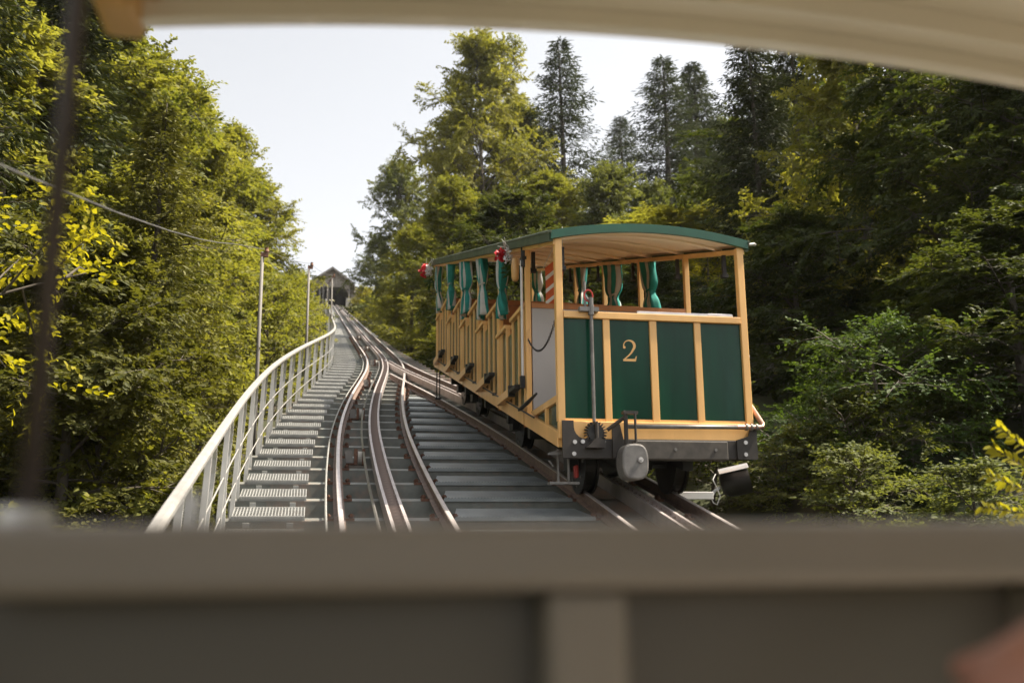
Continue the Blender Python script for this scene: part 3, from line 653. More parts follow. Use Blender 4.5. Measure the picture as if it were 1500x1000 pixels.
    for sg in (-1, 1):
        for kk in range(1, 6):
            u = up[kk]; b = MB(); nc, nr = 28, 22; zt = 2.70+S*u; zb = 2.58+.4536*(kk-1)+.05*math.sin(kk*2.3+sg); seed = kk*1.7+sg; tq = .54+.05*math.sin(kk*3.1+sg)
            flip = 1
            for r in range(nr+1):
                q = r/nr; tie = math.exp(-((q-tq)/.09)**2)
                wdt = (.50+.05*math.sin(seed*2))*(1-.25*q/tq) if q < tq else (.375+.04*math.sin(seed*2))+(.17+.06*math.sin(seed*5))*(q-tq)/(1-tq)
                wdt *= (1-.42*tie); cc = u-.32+.06*math.sin(q*2+seed) - (.02*q)
                for c in range(nc+1):
                    x = c/nc; yy = cc + wdt*(.5-x) ; amp = .055*(1-.5*tie)
                    xx = sg*(1.0) + amp*math.sin(x*math.pi*5.2+seed+q*1.1) + .008*math.sin(q*9+c*1.3) + .02*math.sin(q*4+seed*3)*q + .018*math.sin(x*math.pi*11+q*3+seed)
                    zz = zt + (zb-zt)*q + (.02*math.sin(x*9+seed) if r == nr else 0) + S*(yy-u)*(1-q)
                    b.v.append((xx, yy, zz))
            for r in range(nr):
                for c in range(nc):
                    k_ = r*(nc+1)+c; b.f.append((k_, k_+1, k_+nc+2, k_+nc+1)); b.m.append(0 if ((c+kk*4) % 7) < 4 else 1)
            o = b.build('curtain', [M['teal'], M['stripe']], car, smooth=True, fix=False)
            sf = o.modifiers.new('thick', 'SOLIDIFY'); sf.thickness = .004
            tb = MB(); zc = zt+(zb-zt)*tq; cc = u-.32+.06*math.sin(tq*2+seed)-.011
            tb.tube([(sg*1.0+.045*math.cos(2*math.pi*i/14), cc+.12*math.sin(2*math.pi*i/14), zc+.01*math.sin(2*math.pi*i/14+1)) for i in range(15)], .014, 6); tb.build('tie_back', M['teal'] if kk % 2 else M['stripe'], o)
    # wheels
    def wheel(u, v, nm='wheel'):
        z = S*u+.305; sg = 1 if v > 0 else -1; b = MB()
        ax = Vector((1,0,0)); cpt = Vector((v, u, z))
        b.disc(cpt, ax, .30, .10, 32); wo = b.build(nm, M['grease'], car)
        MB().disc(cpt+ax*.065, ax, .335, .024, 32).build('flange', M['grease'], wo)
        MB().disc(cpt-ax*.065, ax, .335, .024, 32).build('flange', M['grease'], wo)
        h_ = MB().disc(cpt+ax*sg*.085, ax, .085, .06, 16)
        for i in range(8):
            a = 2*math.pi*i/8; h_.disc(cpt+ax*sg*.083+Vector((0,math.cos(a)*.24,math.sin(a)*.24)), ax, .022, .02, 8)
        h_.build('hub', M['steel'], wo)
    for u in (.95, 3.95, 7.4, 9.1):
        wheel(u, -.5); wheel(u, .5)
        MB().tube([(-.43,u,S*u+.305),(.43,u,S*u+.305)], .05, 10).build('axle', M['black'], car)
        MB().box(-.70,-.60,u-.12,u+.12,S*u+.22,S*u+.64).build('axle_box', M['black'], car); MB().box(.60,.70,u-.12,u+.12,S*u+.22,S*u+.64).build('axle_box', M['black'], car)
    b = MB(); b.disc((0,1.6,S*1.6+.20), (1,0,0), .17, .12, 20); b.box(-.12,.12,1.2,2.0,S*1.6+.2,S*1.6+.5); b.build('pinion_housing', M['black'], car)
    b = MB(); b.box(-.15,.18,.7,1.3,S*1+.2,S*1+.45); b.build('gear_case', M['black'], car)
    # brake linkage at the left corner
    b = MB(); b.tube([(-1.0,.12,.62),(-1.0,.12,.28)], .014, 6); b.tube([(-.90,.10,.62),(-.90,.10,.30)], .014, 6); b.box(-1.10,-.80,.06,.16,.265,.29); b.hexa([(-1.12,.05,.55),(-1.0,.05,.55),(-.92,.08,.58),(-.95,.08,.60),(-1.12,.05,.57),(-1.0,.05,.575),(-.92,.08,.60),(-.95,.08,.62)]); b.tube([(-1.1,.1,.5),(-1.05,.1,.44)], .01, 6); b.build('brake_linkage', M['steel'], car)
    MB().box(-.80,-.76,.22,.30,.34,.47).build('brake_shoe', M['red'], car, bevel=.015)
    b = MB(); b.tube([(-1.02,9.7,S*9.7+.60),(-1.02,9.7,S*9.7+.02)], .012, 6); b.tube([(-.96,9.72,S*9.7+.60),(-.96,9.72,S*9.7+.05)], .012, 6); b.box(-1.05,-.93,9.68,9.74,S*9.7+.0,S*9.7+.03); b.build('guard_iron', M['black'], car)
    return car
car2 = build_car()
tag(car2, 'open sided green and yellow funicular car with striped curtains, numbered 2', 'funicular car')

# flowers, pennant
def flowers(pos, lab, sc_=1.0):
    e = tag(empty('flower_bunch', pos), lab, 'flowers', 'flower bunches on the car'); e.scale = (sc_,)*3; r = random.Random(int(pos.x*100))
    for nm, mt, cen, n, rad in (('red_blooms', M['bloom_red'], (-.08,.05,.05), 8, .13), ('white_blooms', M['white'], (.0,-.07,.0), 6, .10)):
        b = MB()
        for i in range(n):
            c = Vector(cen)+Vector((r.uniform(-.08,.02), r.uniform(-.08,.08), r.uniform(-.09,.09)))
            for j in range(14):
                d = Vector((r.gauss(-.4,.6), r.gauss(0,.7), r.gauss(.2,.7))).normalized(); q = d.orthogonal().normalized(); q2 = d.cross(q)
                L_ = rad*.55; b.add([c+d*.01, c+d*L_*.6+q*L_*.4, c+d*L_+q2*.01, c+d*L_*.6-q*L_*.4], [(0,1,2,3)])
        b.build(nm, mt, e, fix=False)
    b = MB()
    for j in range(40):
        c = Vector((r.uniform(-.05,.05), r.uniform(-.15,.12), r.uniform(-.2,-.05))); d = Vector((r.gauss(-.3,.5), r.gauss(0,.6), r.gauss(-.3,.5))).normalized(); q = d.orthogonal().normalized()
        b.add([c, c+d*.06+q*.025, c+d*.12, c+d*.06-q*.025], [(0,1,2,3)])
    b.build('leaves', M['hornbeam'], e, fix=False)
    b = MB()
    for j in range(5): b.tube([(0,0,0), (r.uniform(-.1,0), r.uniform(-.1,.1), .12), (r.uniform(-.15,.05), r.uniform(-.2,.2), .22)], .005, 4)
    b.build('stems', M['stripe'], e)
flowers(W(11.62, 2.36, 2.62), 'bunch of red and white flowers tied to the post by the car entrance', .95)
flowers(W(19.5, 2.30, 2.55), 'bunch of red and white flowers on the uphill corner post of the car', 1.2)
fl = tag(empty('pennant', W(10.98, 2.62, 0)), 'orange red pennant with white slanting bars hanging in the car', 'flag')
b = MB(); n = 12
for i in range(n+1):
    q = i/n
    for j in range(5):
        x = .02+.21*j/4; z = 2.50 - .62*q + .18*(j/4) ; b.v.append((x + .01*math.sin(q*5), .02*math.sin(q*6+j), z))
for i in range(n):
    for j in range(4): k_ = i*5+j; b.f.append((k_,k_+1,k_+6,k_+5)); b.m.append(1 if (i in (2,5,8) and j in (0,1,2)) else 0)
b.build('cloth', [M['flag'], M['white']], fl, smooth=True, fix=False)
MB().tube([(0.0,0,2.50),(.12,0,2.74),(.24,0,2.68)], .006, 5).tube([(.24,0,2.68),(.24,0,3.02)], .005, 5).build('cord', M['white'], fl)

# ------------------------------------------------------------------ our own car (uphill end)
own = tag(empty('funicular_car', W(0, .76, 0)), 'beige panelled end wall and cream roof of the car we ride in', 'funicular car')
ZS = H + .033; YW = .95
xs5 = [-1.10, -.503, .012, .515, 1.0]
MB().box(-1.03, 1.03, YW-.045, YW+.05, ZS-.062, ZS).build('top_rail', M['beige'], own, bevel=.012)
for i, x in enumerate(xs5): MB().box(x-.039, x+.039, YW-.03, YW+.04, ZS-.95, ZS-.0625).build('stile', M['beige'], own, bevel=.01)
for i in range(4): 
    MB().box(xs5[i]+.036, xs5[i+1]-.036, YW+.022, YW+.036, ZS-.94, ZS-.06).build('wall_panel', M['beige_panel'], own)
MB().box(-1.03, 1.03, YW-.05, YW+.05, ZS-1.03, ZS-.951).build('bottom_rail', M['beige'], own)
MB().box(-1.0, 1.0, -2.2, YW-.06, ZS-1.06, ZS-.96).build('floor', M['old_wood'], own)
MB().tube([(-1.008,YW+.02,ZS-.01),(-1.0,YW+.02,ZS+1.0)], .0095, 12).build('corner_rod', M['brown_rod'], own, smooth=True)
b = MB(); b.disc((-1.008,YW+.02,ZS+.008), (0,0,1), .026, .016, 14); b.build('rod_foot', M['bright'], own)
MB().disc((-.865,YW+.02,ZS+.009), (0,0,1), .007, .018, 10).disc((-.865,YW+.02,ZS+.022), (0,0,1), .010, .012, 10).build('sill_knob', M['bright'], own)
# roof with moulded arched edge
YR = 1.72
def arch1(v): return H + 1.010 - .065*(v/1.0)**2
nv = 24; VV = [-1.10 + 2.2*i/nv for i in range(nv+1)]
def arch_strip(y0, y1, d0, d1, name, m_, parent, sm=True):
    b = MB()
    for v in VV:
        b.v += [(v,y0,arch1(v)+d0),(v,y1,arch1(v)+d0+S*0),(v,y1,arch1(v)+d1),(v,y0,arch1(v)+d1)]
    for i in range(nv):
        for j in range(4): b.f.append((i*4+j, i*4+(j+1) % 4, (i+1)*4+(j+1) % 4, (i+1)*4+j)); b.m.append(0)
    b.f += [(0,1,2,3), tuple(nv*4+j for j in (3,2,1,0))]; b.m += [0,0]
    return b.build(name, m_, parent)
rf = arch_strip(-1.6, YR, .085, .11, 'roof', M['roof_cream'], own)
arch_strip(YR-.035, YR, 0.0, .084, 'edge_moulding', M['roof_cream'], rf)
arch_strip(YR-.095, YR-.036, .035, .0845, 'edge_moulding', M['roof_cream'], rf)
arch_strip(YR+.001, YR+.035, .03, .118, 'end_fascia', M['green_fascia'], rf)
for y in (1.05, .45, -.15, -.75, -1.35): arch_strip(y, y+.05, .045, .0845, 'roof_rib', M['roof_cream'], rf)
for sg in (-1, 1): MB().box(*sorted((sg*1.03, sg*1.10)), -1.6, YR-.10, H+.93, H+.995).build('cant_rail', M['amber'], rf, bevel=.01)
MB().box(-1.15, -1.075, YR-.10, YR+.034, H+.925, H+1.03).build('corner_block', M['amber'], rf, bevel=.015)

# forearm and hand resting by the panel (lower right)
def P_at(px, py, s):
    d = ray(px, py); f = Vector((-math.sin(AZ), math.cos(AZ), 0)); return Vector((0,0,H)) + d*(s/d.dot(f))
pr = tag(empty('person', P_at(1622, 925, .62), 0), 'bare forearm and relaxed hand of a rider beside the beige panel', 'person')
wr = Vector((0,0,0)); hx = (P_at(1405, 1010, .64)-P_at(1560, 900, .62)).normalized(); side = hx.cross(Vector((0,1,0))).normalized(); dep = hx.cross(side)
hb = MB()
hb.tube([wr-hx*.30-dep*.02, wr-hx*.18, wr-hx*.06, wr-hx*.0], [.048,.042,.032,.028], 14)
hb.tube([wr-hx*.02, wr+hx*.03, wr+hx*.07, wr+hx*.10], [.027,.034,.036,.028], 14)
for i, (o_, L_) in enumerate(((-.030,.070),(-.010,.080),(.010,.074),(.029,.058))):
    a = wr+hx*.085+dep*o_; hb.tube([wr+hx*.04+dep*o_*.8, a, a+hx*L_*.45-side*.008, a+hx*L_*.75-side*.022, a+hx*L_*.95-side*.036], [.010,.0105,.0095,.0085,.006], 10)
a = wr+hx*.02-dep*.028; hb.tube([wr+hx*.01-dep*.01, a-dep*.015+hx*.015, a-dep*.03+hx*.045-side*.01, a-dep*.033+hx*.07-side*.018], [.014,.013,.011,.008], 10)
ho = hb.build('arm', M['skin'], pr, smooth=True)
rm = ho.modifiers.new('remesh', 'REMESH'); rm.mode = 'VOXEL'; rm.voxel_size = .004; rm.use_smooth_shade = True
sm_ = ho.modifiers.new('smooth', 'SMOOTH'); sm_.iterations = 6
b = MB(); b.tube([wr-hx*.46-dep*.04, wr-hx*.30-dep*.02, wr-hx*.24-dep*.01], [.07,.06,.055], 14); b.build('sleeve', M['cloth'], pr, smooth=True)

# ------------------------------------------------------------------ trees
def leaf_mesh(name, P, D, N, L, Wd, tintv, mtl, six=False):
    """P base points, D unit leaf directions, N unit normals, L lengths, Wd widths -> leaf mesh"""
    n = len(P); Sd = np.cross(N, D); Sd /= (np.linalg.norm(Sd, axis=1, keepdims=True)+1e-9)
    N2 = np.cross(D, Sd); L = L[:,None]; Wd = Wd[:,None]
    if six:
        V = np.stack([P, P+D*L*.30+Sd*Wd*.46+N2*Wd*.10, P+D*L*.68+Sd*Wd*.40+N2*Wd*.08-0*N2, P+D*L-N2*L*.08, P+D*L*.68-Sd*Wd*.40+N2*Wd*.08, P+D*L*.30-Sd*Wd*.46+N2*Wd*.10], 1).reshape(-1, 3); q = 6
        F = np.stack([np.arange(n)*6+i for i in (0,3,2,1)], 1), np.stack([np.arange(n)*6+i for i in (0,5,4,3)], 1); F = np.stack(F, 1).reshape(-1, 4)
    else:
        V = np.stack([P, P+D*L*.45+Sd*Wd*.5+N2*Wd*.12, P+D*L-N2*L*.06, P+D*L*.45-Sd*Wd*.5+N2*Wd*.12], 1).reshape(-1, 3); q = 4
        F = np.arange(n*4).reshape(-1, 4)
    me = bpy.data.meshes.new(name); nf = len(F)
    me.vertices.add(len(V)); me.vertices.foreach_set('co', V.astype(np.float32).ravel())
    me.loops.add(nf*4); me.loops.foreach_set('vertex_index', F.astype(np.int32).ravel())
    me.polygons.add(nf); me.polygons.foreach_set('loop_start', np.arange(0, nf*4, 4, dtype=np.int32))
    me.update(calc_edges=True); me.validate()
    at = me.attributes.new('tint', 'FLOAT', 'POINT'); at.data.foreach_set('value', np.repeat(tintv, q).astype(np.float32))
    me.materials.append(mtl); return me
def unit(a): return a/(np.linalg.norm(a, axis=-1, keepdims=True)+1e-9)

def gen_broad(name, seed, Ht, Rd, base, nl, nsec, ntw, nlf, ll, mtl, six=False, prof=None, el=(5, 62), trunk_r=.22, stems=1, twl=(.35, .75)):
    g = np.random.default_rng(seed); br = MB(); TP = []; TD = []; TL = []; TN = []; TT = []
    prof = prof or (lambda z: math.sqrt(max(.02, 1-((z-.36)/.68)**2)))
    lean = g.normal(0, .02, 2)*Ht
    def tr(q): return Vector((lean[0]*q*q + .12*math.sin(q*5+seed), lean[1]*q*q + .12*math.cos(q*4+seed), Ht*.97*q))
    br.tube([tr(q) for q in np.linspace(0, 1, 10)], [trunk_r*(1-.93*q)+.012 for q in np.linspace(0, 1, 10)], 8, False)
    for i in range(nl):
        zf = (i+g.uniform(0, 1))/nl; q0 = base + (1-base)*zf*.97; az = i*2.39996 + g.normal(0, .35)
        ln = Rd*prof(zf)*g.uniform(.55, 1.16); e = R(el[0] + (el[1]-el[0])*zf**1.1 + g.normal(0, 12))
        p0 = np.array(tr(q0)); hd = np.array([math.cos(az), math.sin(az), 0]); dr = g.uniform(.08, .30)
        up_ = np.array([0, 0, 1.]); sd_ = np.array([-hd[1], hd[0], 0]); cv = g.normal(0, .12)
        def lp(u): return p0 + hd*ln*u*math.cos(e) + up_*(math.sin(e)*ln*u - dr*ln*u*u) + sd_*cv*ln*u*u
        r0 = max(.015, trunk_r*.34*(1-.7*zf)); br.tube([lp(u) for u in np.linspace(0, 1, 6)], [r0*(1-.85*u)+.004 for u in np.linspace(0, 1, 6)], 5, False)
        tl = g.uniform(-.22, .22)
        for j in range(nsec):
            u = .22 + .78*(j+g.uniform(0, 1))/nsec; p1 = lp(u); d0 = unit(lp(min(1, u+.03))-lp(u-.03)); sg = 1 if j % 2 else -1
            sl = ln*g.uniform(.22, .45)*(1.15-.6*u) + .35; fw = g.uniform(.2, .9)
            dd = unit(d0*fw + sd_*sg*g.uniform(.3, 1.0) + up_*g.normal(.12, .55)); dr2 = g.uniform(.0, .35)
            def sp(v): return p1 + dd*sl*v - up_*dr2*sl*v*v
            br.tube([sp(v) for v in (0, .5, 1)], [.018, .011, .004], 3, False)
            for k_ in range(ntw):
                v = .10 + .90*(k_+g.uniform(0, 1))/ntw; sg2 = 1 if k_ % 2 else -1; s2 = np.cross(dd, up_); s2 = s2/(np.linalg.norm(s2)+1e-6)
                td = unit(dd*g.uniform(.5, 1.1) + s2*sg2*g.uniform(.3, 1.0) + up_*g.normal(-.02, .42))
                TP.append(sp(v)); TD.append(td); TL.append(g.uniform(*twl)); TN.append(unit(up_*.9 + g.normal(0, .38, 3) + hd*.35)); TT.append(tl)
    TP, TD, TL, TN, TT = map(np.array, (TP, TD, TL, TN, TT)); nt_ = len(TP)
    idx = np.tile(np.arange(nlf), nt_); rep = lambda a: np.repeat(a, nlf, axis=0)
    tp, td, tl_, tn, tt = rep(TP), rep(TD), rep(TL), rep(TN), rep(TT); n = len(tp); sgn = np.where(idx % 2 == 0, 1., -1.)[:,None]
    f = ((idx+.5+g.uniform(-.3, .3, n))/nlf)[:,None]; sdv = unit(np.cross(tn, td))
    P = tp + td*tl_[:,None]*f - np.array([0,0,1.])*(f**2)*tl_[:,None]*.18 + g.normal(0, .02, (n, 3))
    D = unit(td*g.uniform(.4, 1.0, (n,1)) + sdv*sgn*g.uniform(.5, 1.0, (n,1)) + np.array([0,0,1.])*g.normal(-.22, .22, (n,1)))
    N = unit(tn + g.normal(0, .33, (n, 3)))
    L = ll*g.uniform(.7, 1.2, n); tv = np.clip(.5 + tt + g.normal(0, .17, n), 0, 1)
    me = leaf_mesh(name+'_crown', P, D, N, L, L*g.uniform(.55, .72, n), tv, mtl, six)
    to = br.build(name+'_trunk', M['bark'], None, smooth=True, fix=False); tm = to.data; bpy.data.objects.remove(to)
    return dict(crown=me, trunk=tm, H=Ht, R=Rd)

def gen_spruce(name, seed, Ht, Rd, mtl, base=.06, dens=1.0, wh=.38, twn=13, gap=0.0):
    g = np.random.default_rng(seed); br = MB(); P=[]; D=[]; N=[]; L=[]; T=[]; Wd=[]
    br.tube([(0.05*math.sin(q*4+seed), .05*math.cos(q*3), Ht*q) for q in np.linspace(0, 1, 10)], [.15*(1-q)+.012 for q in np.linspace(0, 1, 10)], 8, False)
    z = Ht*base; up_ = np.array([0,0,1.])
    while z < Ht*.985:
        zf = z/Ht; nb = int(g.integers(3, 7)) if zf < .9 else 4; a0 = g.uniform(0, 6.28)
        for b_ in range(nb):
            if g.uniform() < gap: continue
            az = a0 + 6.283*b_/nb + g.normal(0, .2); hd = np.array([math.cos(az), math.sin(az), 0]); sd_ = np.array([-hd[1], hd[0], 0])
            ln = (Rd*(1-zf)**.85*g.uniform(.42, 1.18) + .12); e = R(-16 + 40*zf**2.5 + g.normal(0, 6)); sag = g.uniform(.10, .25)*(1-zf)
            p0 = np.array([0, 0, z+g.normal(0, .08)])
            def bp(u): return p0 + hd*ln*u*math.cos(e) + up_*(ln*u*math.sin(e) - sag*ln*math.sin(u*2.2) + .16*ln*u**3)
            br.tube([bp(u) for u in (0, .35, .7, 1)], [.03*(1-zf)+.008, .02*(1-zf)+.006, .009, .003], 4, False)
            tl = g.uniform(-.2, .2); m_ = max(3, int(twn*dens*(.35+ln/Rd)*1.5))
            for k_ in range(m_):
                u = .12 + .88*(k_+g.uniform(0, 1))/m_; c = bp(u)
                for sg in (-1, 1):
                    tlen = (.20+.34*ln*(1-u*.75))*g.uniform(.6, 1.1); tlen = min(tlen, .95, .10+.55*ln)
                    d0 = unit(hd*g.uniform(.4, .9) + sd_*sg*g.uniform(.5, 1.0) - up_*g.uniform(.25, .95))
                    nc = max(2, int(tlen/.13))
                    for q in range(nc):
                        f = (q+.3)/nc; P.append(c + d0*tlen*f - up_*.12*tlen*f*f); dj = unit(d0 + g.normal(0, .34, 3)); D.append(dj); N.append(unit(up_ + g.normal(0, .55, 3)))
                        L.append(g.uniform(.16, .30)); Wd.append(g.uniform(.045, .075)); T.append(np.clip(.45+tl+.3*u*0+g.normal(0, .16), 0, 1))
        z += wh*g.uniform(.75, 1.2)*(1.15-.5*zf)
    me = leaf_mesh(name+'_crown', np.array(P), np.array(D), np.array(N), np.array(L), np.array(Wd), np.array(T), mtl)
    to = br.build(name+'_trunk', M['bark'], None, smooth=True, fix=False); tm = to.data; bpy.data.objects.remove(to)
    return dict(crown=me, trunk=tm, H=Ht, R=Rd)

PR = {}
PR['beech_a'] = gen_broad('beech_a', 11, 17, 4.6, .06, 54, 13, 8, 13, .155, M['beech'], el=(8, 70))
PR['beech_b'] = gen_broad('beech_b', 12, 15, 4.0, .05, 50, 13, 8, 13, .15, M['beech'], el=(8, 70), prof=lambda z: math.sqrt(max(.03, 1-((z-.30)/.74)**2))*(.88+.12*math.sin(z*19)))
PR['beech_c'] = gen_broad('beech_c', 13, 18, 4.4, .08, 56, 13, 8, 13, .16, M['beech'], el=(10, 72), prof=lambda z: (.6+.45*math.sin(math.pi*(z*.75+.2)))*(1-.6*z**3))
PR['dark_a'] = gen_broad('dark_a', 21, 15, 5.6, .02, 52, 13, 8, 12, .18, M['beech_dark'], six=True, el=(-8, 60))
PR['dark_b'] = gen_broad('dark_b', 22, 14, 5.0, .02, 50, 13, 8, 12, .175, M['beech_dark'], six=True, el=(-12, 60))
PR['round'] = gen_broad('round', 17, 15, 5.0, .06, 58, 13, 8, 13, .16, M['beech'], el=(5, 75), prof=lambda z: max(.2, 1-abs(2*z-.9)**2.8)**.5)
PR['pale'] = gen_broad('pale', 31, 12, 4.0, .06, 44, 11, 7, 12, .18, M['pale'], el=(10, 70))
PR['hornbeam'] = gen_broad('hornbeam', 41, 5.0, 3.0, .04, 26, 9, 6, 10, .105, M['hornbeam'], six=True, el=(-5, 45), trunk_r=.08, twl=(.3, .6))
PR['maple'] = gen_broad('maple', 51, 9, 3.2, .10, 20, 8, 7, 14, .085, M['maple'], six=True, el=(0, 50), trunk_r=.12)
PR['bush'] = gen_broad('bush', 61, 3.2, 1.9, .0, 18, 7, 6, 10, .11, M['beech'], el=(15, 75), trunk_r=.05, twl=(.25, .5))
PR['bush_y'] = gen_broad('bush_y', 62, 3.0, 1.9, .0, 18, 7, 6, 10, .11, M['maple'], el=(15, 75), trunk_r=.05, twl=(.25, .5))
PR['spruce_a'] = gen_spruce('spruce_a', 71, 22, 3.4, M['spruce'])
PR['spruce_b'] = gen_spruce('spruce_b', 72, 24, 3.2, M['spruce_hazed'], dens=.62, gap=.14)
PR['spruce_c'] = gen_spruce('spruce_c', 73, 20, 3.8, M['spruce'], dens=1.15, wh=.36)

tr_rng = random.Random(9)
def plant(kind, nm, s, t, top_z, rad, lab, cat='tree', group=None, sink=.2, crown_mat=None):
    p = PR[kind]; b = gworld(s, t); hgt = max(1.0, top_z - b.z + sink)
    e = tag(empty(nm, (b.x, b.y, b.z-sink), tr_rng.uniform(0, 6.28)), lab, cat, group)
    kz = hgt/p['H']; kr = rad/p['R']; e.scale = (kr, kr, kz)
    for part, key in (('trunk', 'trunk'), ('crown', 'crown')):
        o = bpy.data.objects.new(part, p[key]); C.objects.link(o); o.parent = e
        if part == 'crown' and crown_mat is not None:
            o.material_slots[0].link = 'OBJECT'; o.material_slots[0].material = crown_mat
    return e
def plant_px(kind, nm, px, py_top, s, rad_px, lab, cat='tree', group=None, **kw):
    t = st_of(px, s); return plant(kind, nm, s, t, z_of(px, py_top, s), rad_px/1458*s*1.03, lab, cat, group, **kw)

GL = 'sunlit trees left of the walkway'
def plant_edge(kind, nm, edge_px, py_top, s, r, lab, **kw):      # right-hand outline at edge_px, crown radius r metres
    t = st_of(edge_px, s)-r; px = edge_px - r*1458/s
    return plant(kind, nm, s, t, z_of(max(px, 60), py_top, s), r, lab, group=GL, **kw)
plant_edge('beech_c', 'beech_tree', 300, 15, 20, 4.2, 'tall beech with pale trunk rising behind the drooping spruce')
plant_edge('beech_a', 'beech_tree', 392, 52, 27, 4.1, 'beech with a feathery crown against the sky, next uphill from the spruce')
plant_edge('beech_b', 'beech_tree', 432, 118, 36, 4.2, 'rounded sunlit beech behind the first wire pole')
plant_edge('beech_a', 'beech_tree', 446, 195, 46, 4.1, 'sunlit beech behind the second wire pole')
plant_edge('beech_c', 'beech_tree', 462, 258, 58, 4.2, 'beech leaning out over the track below the shed')
plant_edge('beech_b', 'beech_tree', 444, 325, 74, 3.8, 'smaller beech uphill of the leaning beech')
plant_edge('beech_b', 'beech_tree', 438, 392, 97, 3.6, 'far low beech beside the shed end of the railing')
plant_px('spruce_c', 'spruce_tree', 222, 150, 16.5, 215, 'drooping sunlit olive spruce in front of the beeches by the railing', crown_mat=M['spruce_sunlit'])
plant_px('spruce_a', 'spruce_tree', 70, -120, 22, 260, 'dark tall spruce behind the yellow leaved branches')
plant_px('beech_a', 'beech_tree', 20, -40, 30, 220, 'beech behind the dark spruce, deep in the wood', group=GL)
plant_px('beech_b', 'beech_tree', 150, 25, 34, 190, 'beech filling the gap behind the pale trunked beech', group=GL)
plant_px('spruce_a', 'spruce_tree', -90, -250, 14, 260, 'nearest dark spruce on the slope below the railing')
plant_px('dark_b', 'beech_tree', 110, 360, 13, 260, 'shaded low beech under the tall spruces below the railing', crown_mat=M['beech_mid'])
plant_px('maple', 'maple_tree', -345, 20, 8.2, 430, 'near maple with glowing yellow green leaves')
for i, (s, dt, hh, lab) in enumerate(((13.5,-1.9,.2,'low shrub below the railing near the first hoops'),(18.5,-1.5,.9,'shrub by the foot of the first wire pole'),(22,-2.2,1.2,'leafy shrub between the first two wire poles'),(27,-1.7,1.4,'leafy shrub beyond the second wire pole'),(33,-1.8,1.8,'bright shrub leaning on the straight railing'),(41,-1.9,2.0,'bright shrub by the railing below the thin pole'),(52,-2.0,2.3,'tall bright shrub along the upper railing'),(66,-2.1,2.6,'shrub along the upper railing near the far pole'),(84,-2.6,1.6,'shrub by the last wire pole'),(105,-2.8,1.0,'shrub at the left foot of the shed'),(122,-3.2,.9,'shrub beside the shed cabinet'))):
    t = rail_line(s)+dt; plant('bush', 'shrub', s, t, S*s+hh, 1.5+.014*s, lab, 'shrub', 'shrubs along the railing')
# deeper rows that close the wood on the left
KN = {'beech_a': 'beech', 'beech_c': 'tall beech', 'spruce_a': 'dark spruce', 'spruce_c': 'broad spruce', 'dark_a': 'shaded beech', 'dark_b': 'bushy beech'}
for i in range(20):
    s = 6 + i*6.2; t = -12.5 - 3*tr_rng.random() - (i % 3)*4; k_ = ('beech_a','spruce_a','beech_c','dark_a')[i % 4]
    plant(k_, 'forest_tree', s, t, S*s+10.5+tr_rng.uniform(-2, 2), 6.0, KN[k_]+' in the shaded depth behind the sunlit beeches', 'tree', 'trees deep in the left wood')

# centre and right
plant_px('round', 'broadleaf_tree', 712, 66, 58, 124, 'big full crowned broadleaf tree rising behind the car roof')
plant_px('beech_b', 'broadleaf_tree', 668, 165, 63, 90, 'lower shoulder tree leaning on the big broadleaf tree')
plant_px('beech_c', 'broadleaf_tree', 752, 150, 64, 92, 'broadleaf tree between the big crown and the sparse spruce')
plant_px('spruce_b', 'spruce_tree', 828, 58, 60, 150, 'slender sparse spruce beside the big broadleaf tree')
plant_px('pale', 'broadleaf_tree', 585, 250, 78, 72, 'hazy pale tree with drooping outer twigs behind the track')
plant_px('dark_a', 'broadleaf_tree', 550, 350, 118, 38, 'small dark tree right of the shed')
plant_px('beech_b', 'broadleaf_tree', 606, 335, 46, 70, 'yellow green tree at the deck edge uphill of the car')
plant_px('beech_a', 'broadleaf_tree', 668, 270, 38, 95, 'leafy tree behind the uphill end of the car')
plant_px('dark_b', 'broadleaf_tree', 740, 300, 31, 120, 'shaded tree directly behind the curtained side of the car')
plant_px('spruce_b', 'spruce_tree', 917, 172, 95, 105, 'distant spruce seen over the car roof')
plant_px('spruce_b', 'spruce_tree', 986, 86, 62, 150, 'spruce with bare lower trunk, left of the pair behind the car', crown_mat=M['spruce_hazed'])
plant_px('spruce_c', 'spruce_tree', 1032, 92, 66, 140, 'spruce close behind its twin, right of the pair', crown_mat=M['spruce_hazed'])
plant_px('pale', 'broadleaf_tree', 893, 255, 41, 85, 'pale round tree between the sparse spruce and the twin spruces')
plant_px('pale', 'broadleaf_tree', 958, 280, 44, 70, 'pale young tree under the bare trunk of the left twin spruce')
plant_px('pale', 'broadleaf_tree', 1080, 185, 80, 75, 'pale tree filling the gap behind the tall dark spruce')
plant_px('beech_a', 'broadleaf_tree', 1065, 290, 46, 85, 'sunlit yellow green tree behind the right post of the car')
plant_px('beech_b', 'broadleaf_tree', 930, 315, 42, 100, 'bright leafy tree seen through the open car above its rail')
plant_px('beech_c', 'broadleaf_tree', 825, 260, 44, 100, 'leafy tree seen between the flowers and the front post')
plant_px('maple', 'broadleaf_tree', 1035, 355, 26, 90, 'small yellow leaved tree framed by the right end of the car')
plant_px('dark_b', 'broadleaf_tree', 955, 385, 22, 120, 'dark young tree close behind the car')
plant_px('spruce_a', 'spruce_tree', 1185, -20, 29, 170, 'second tall dark spruce between the first and the sunlit dark beech')
plant_px('spruce_c', 'spruce_tree', 1122, 15, 25, 165, 'tall dark spruce right of the car roof')
plant_px('dark_a', 'beech_tree', 1275, 45, 21, 190, 'dark beech with sunlit upper sprays beside the tall spruce', crown_mat=M['beech'])  # whole crown takes the lighter leaf colour to stand for sun on its sprays
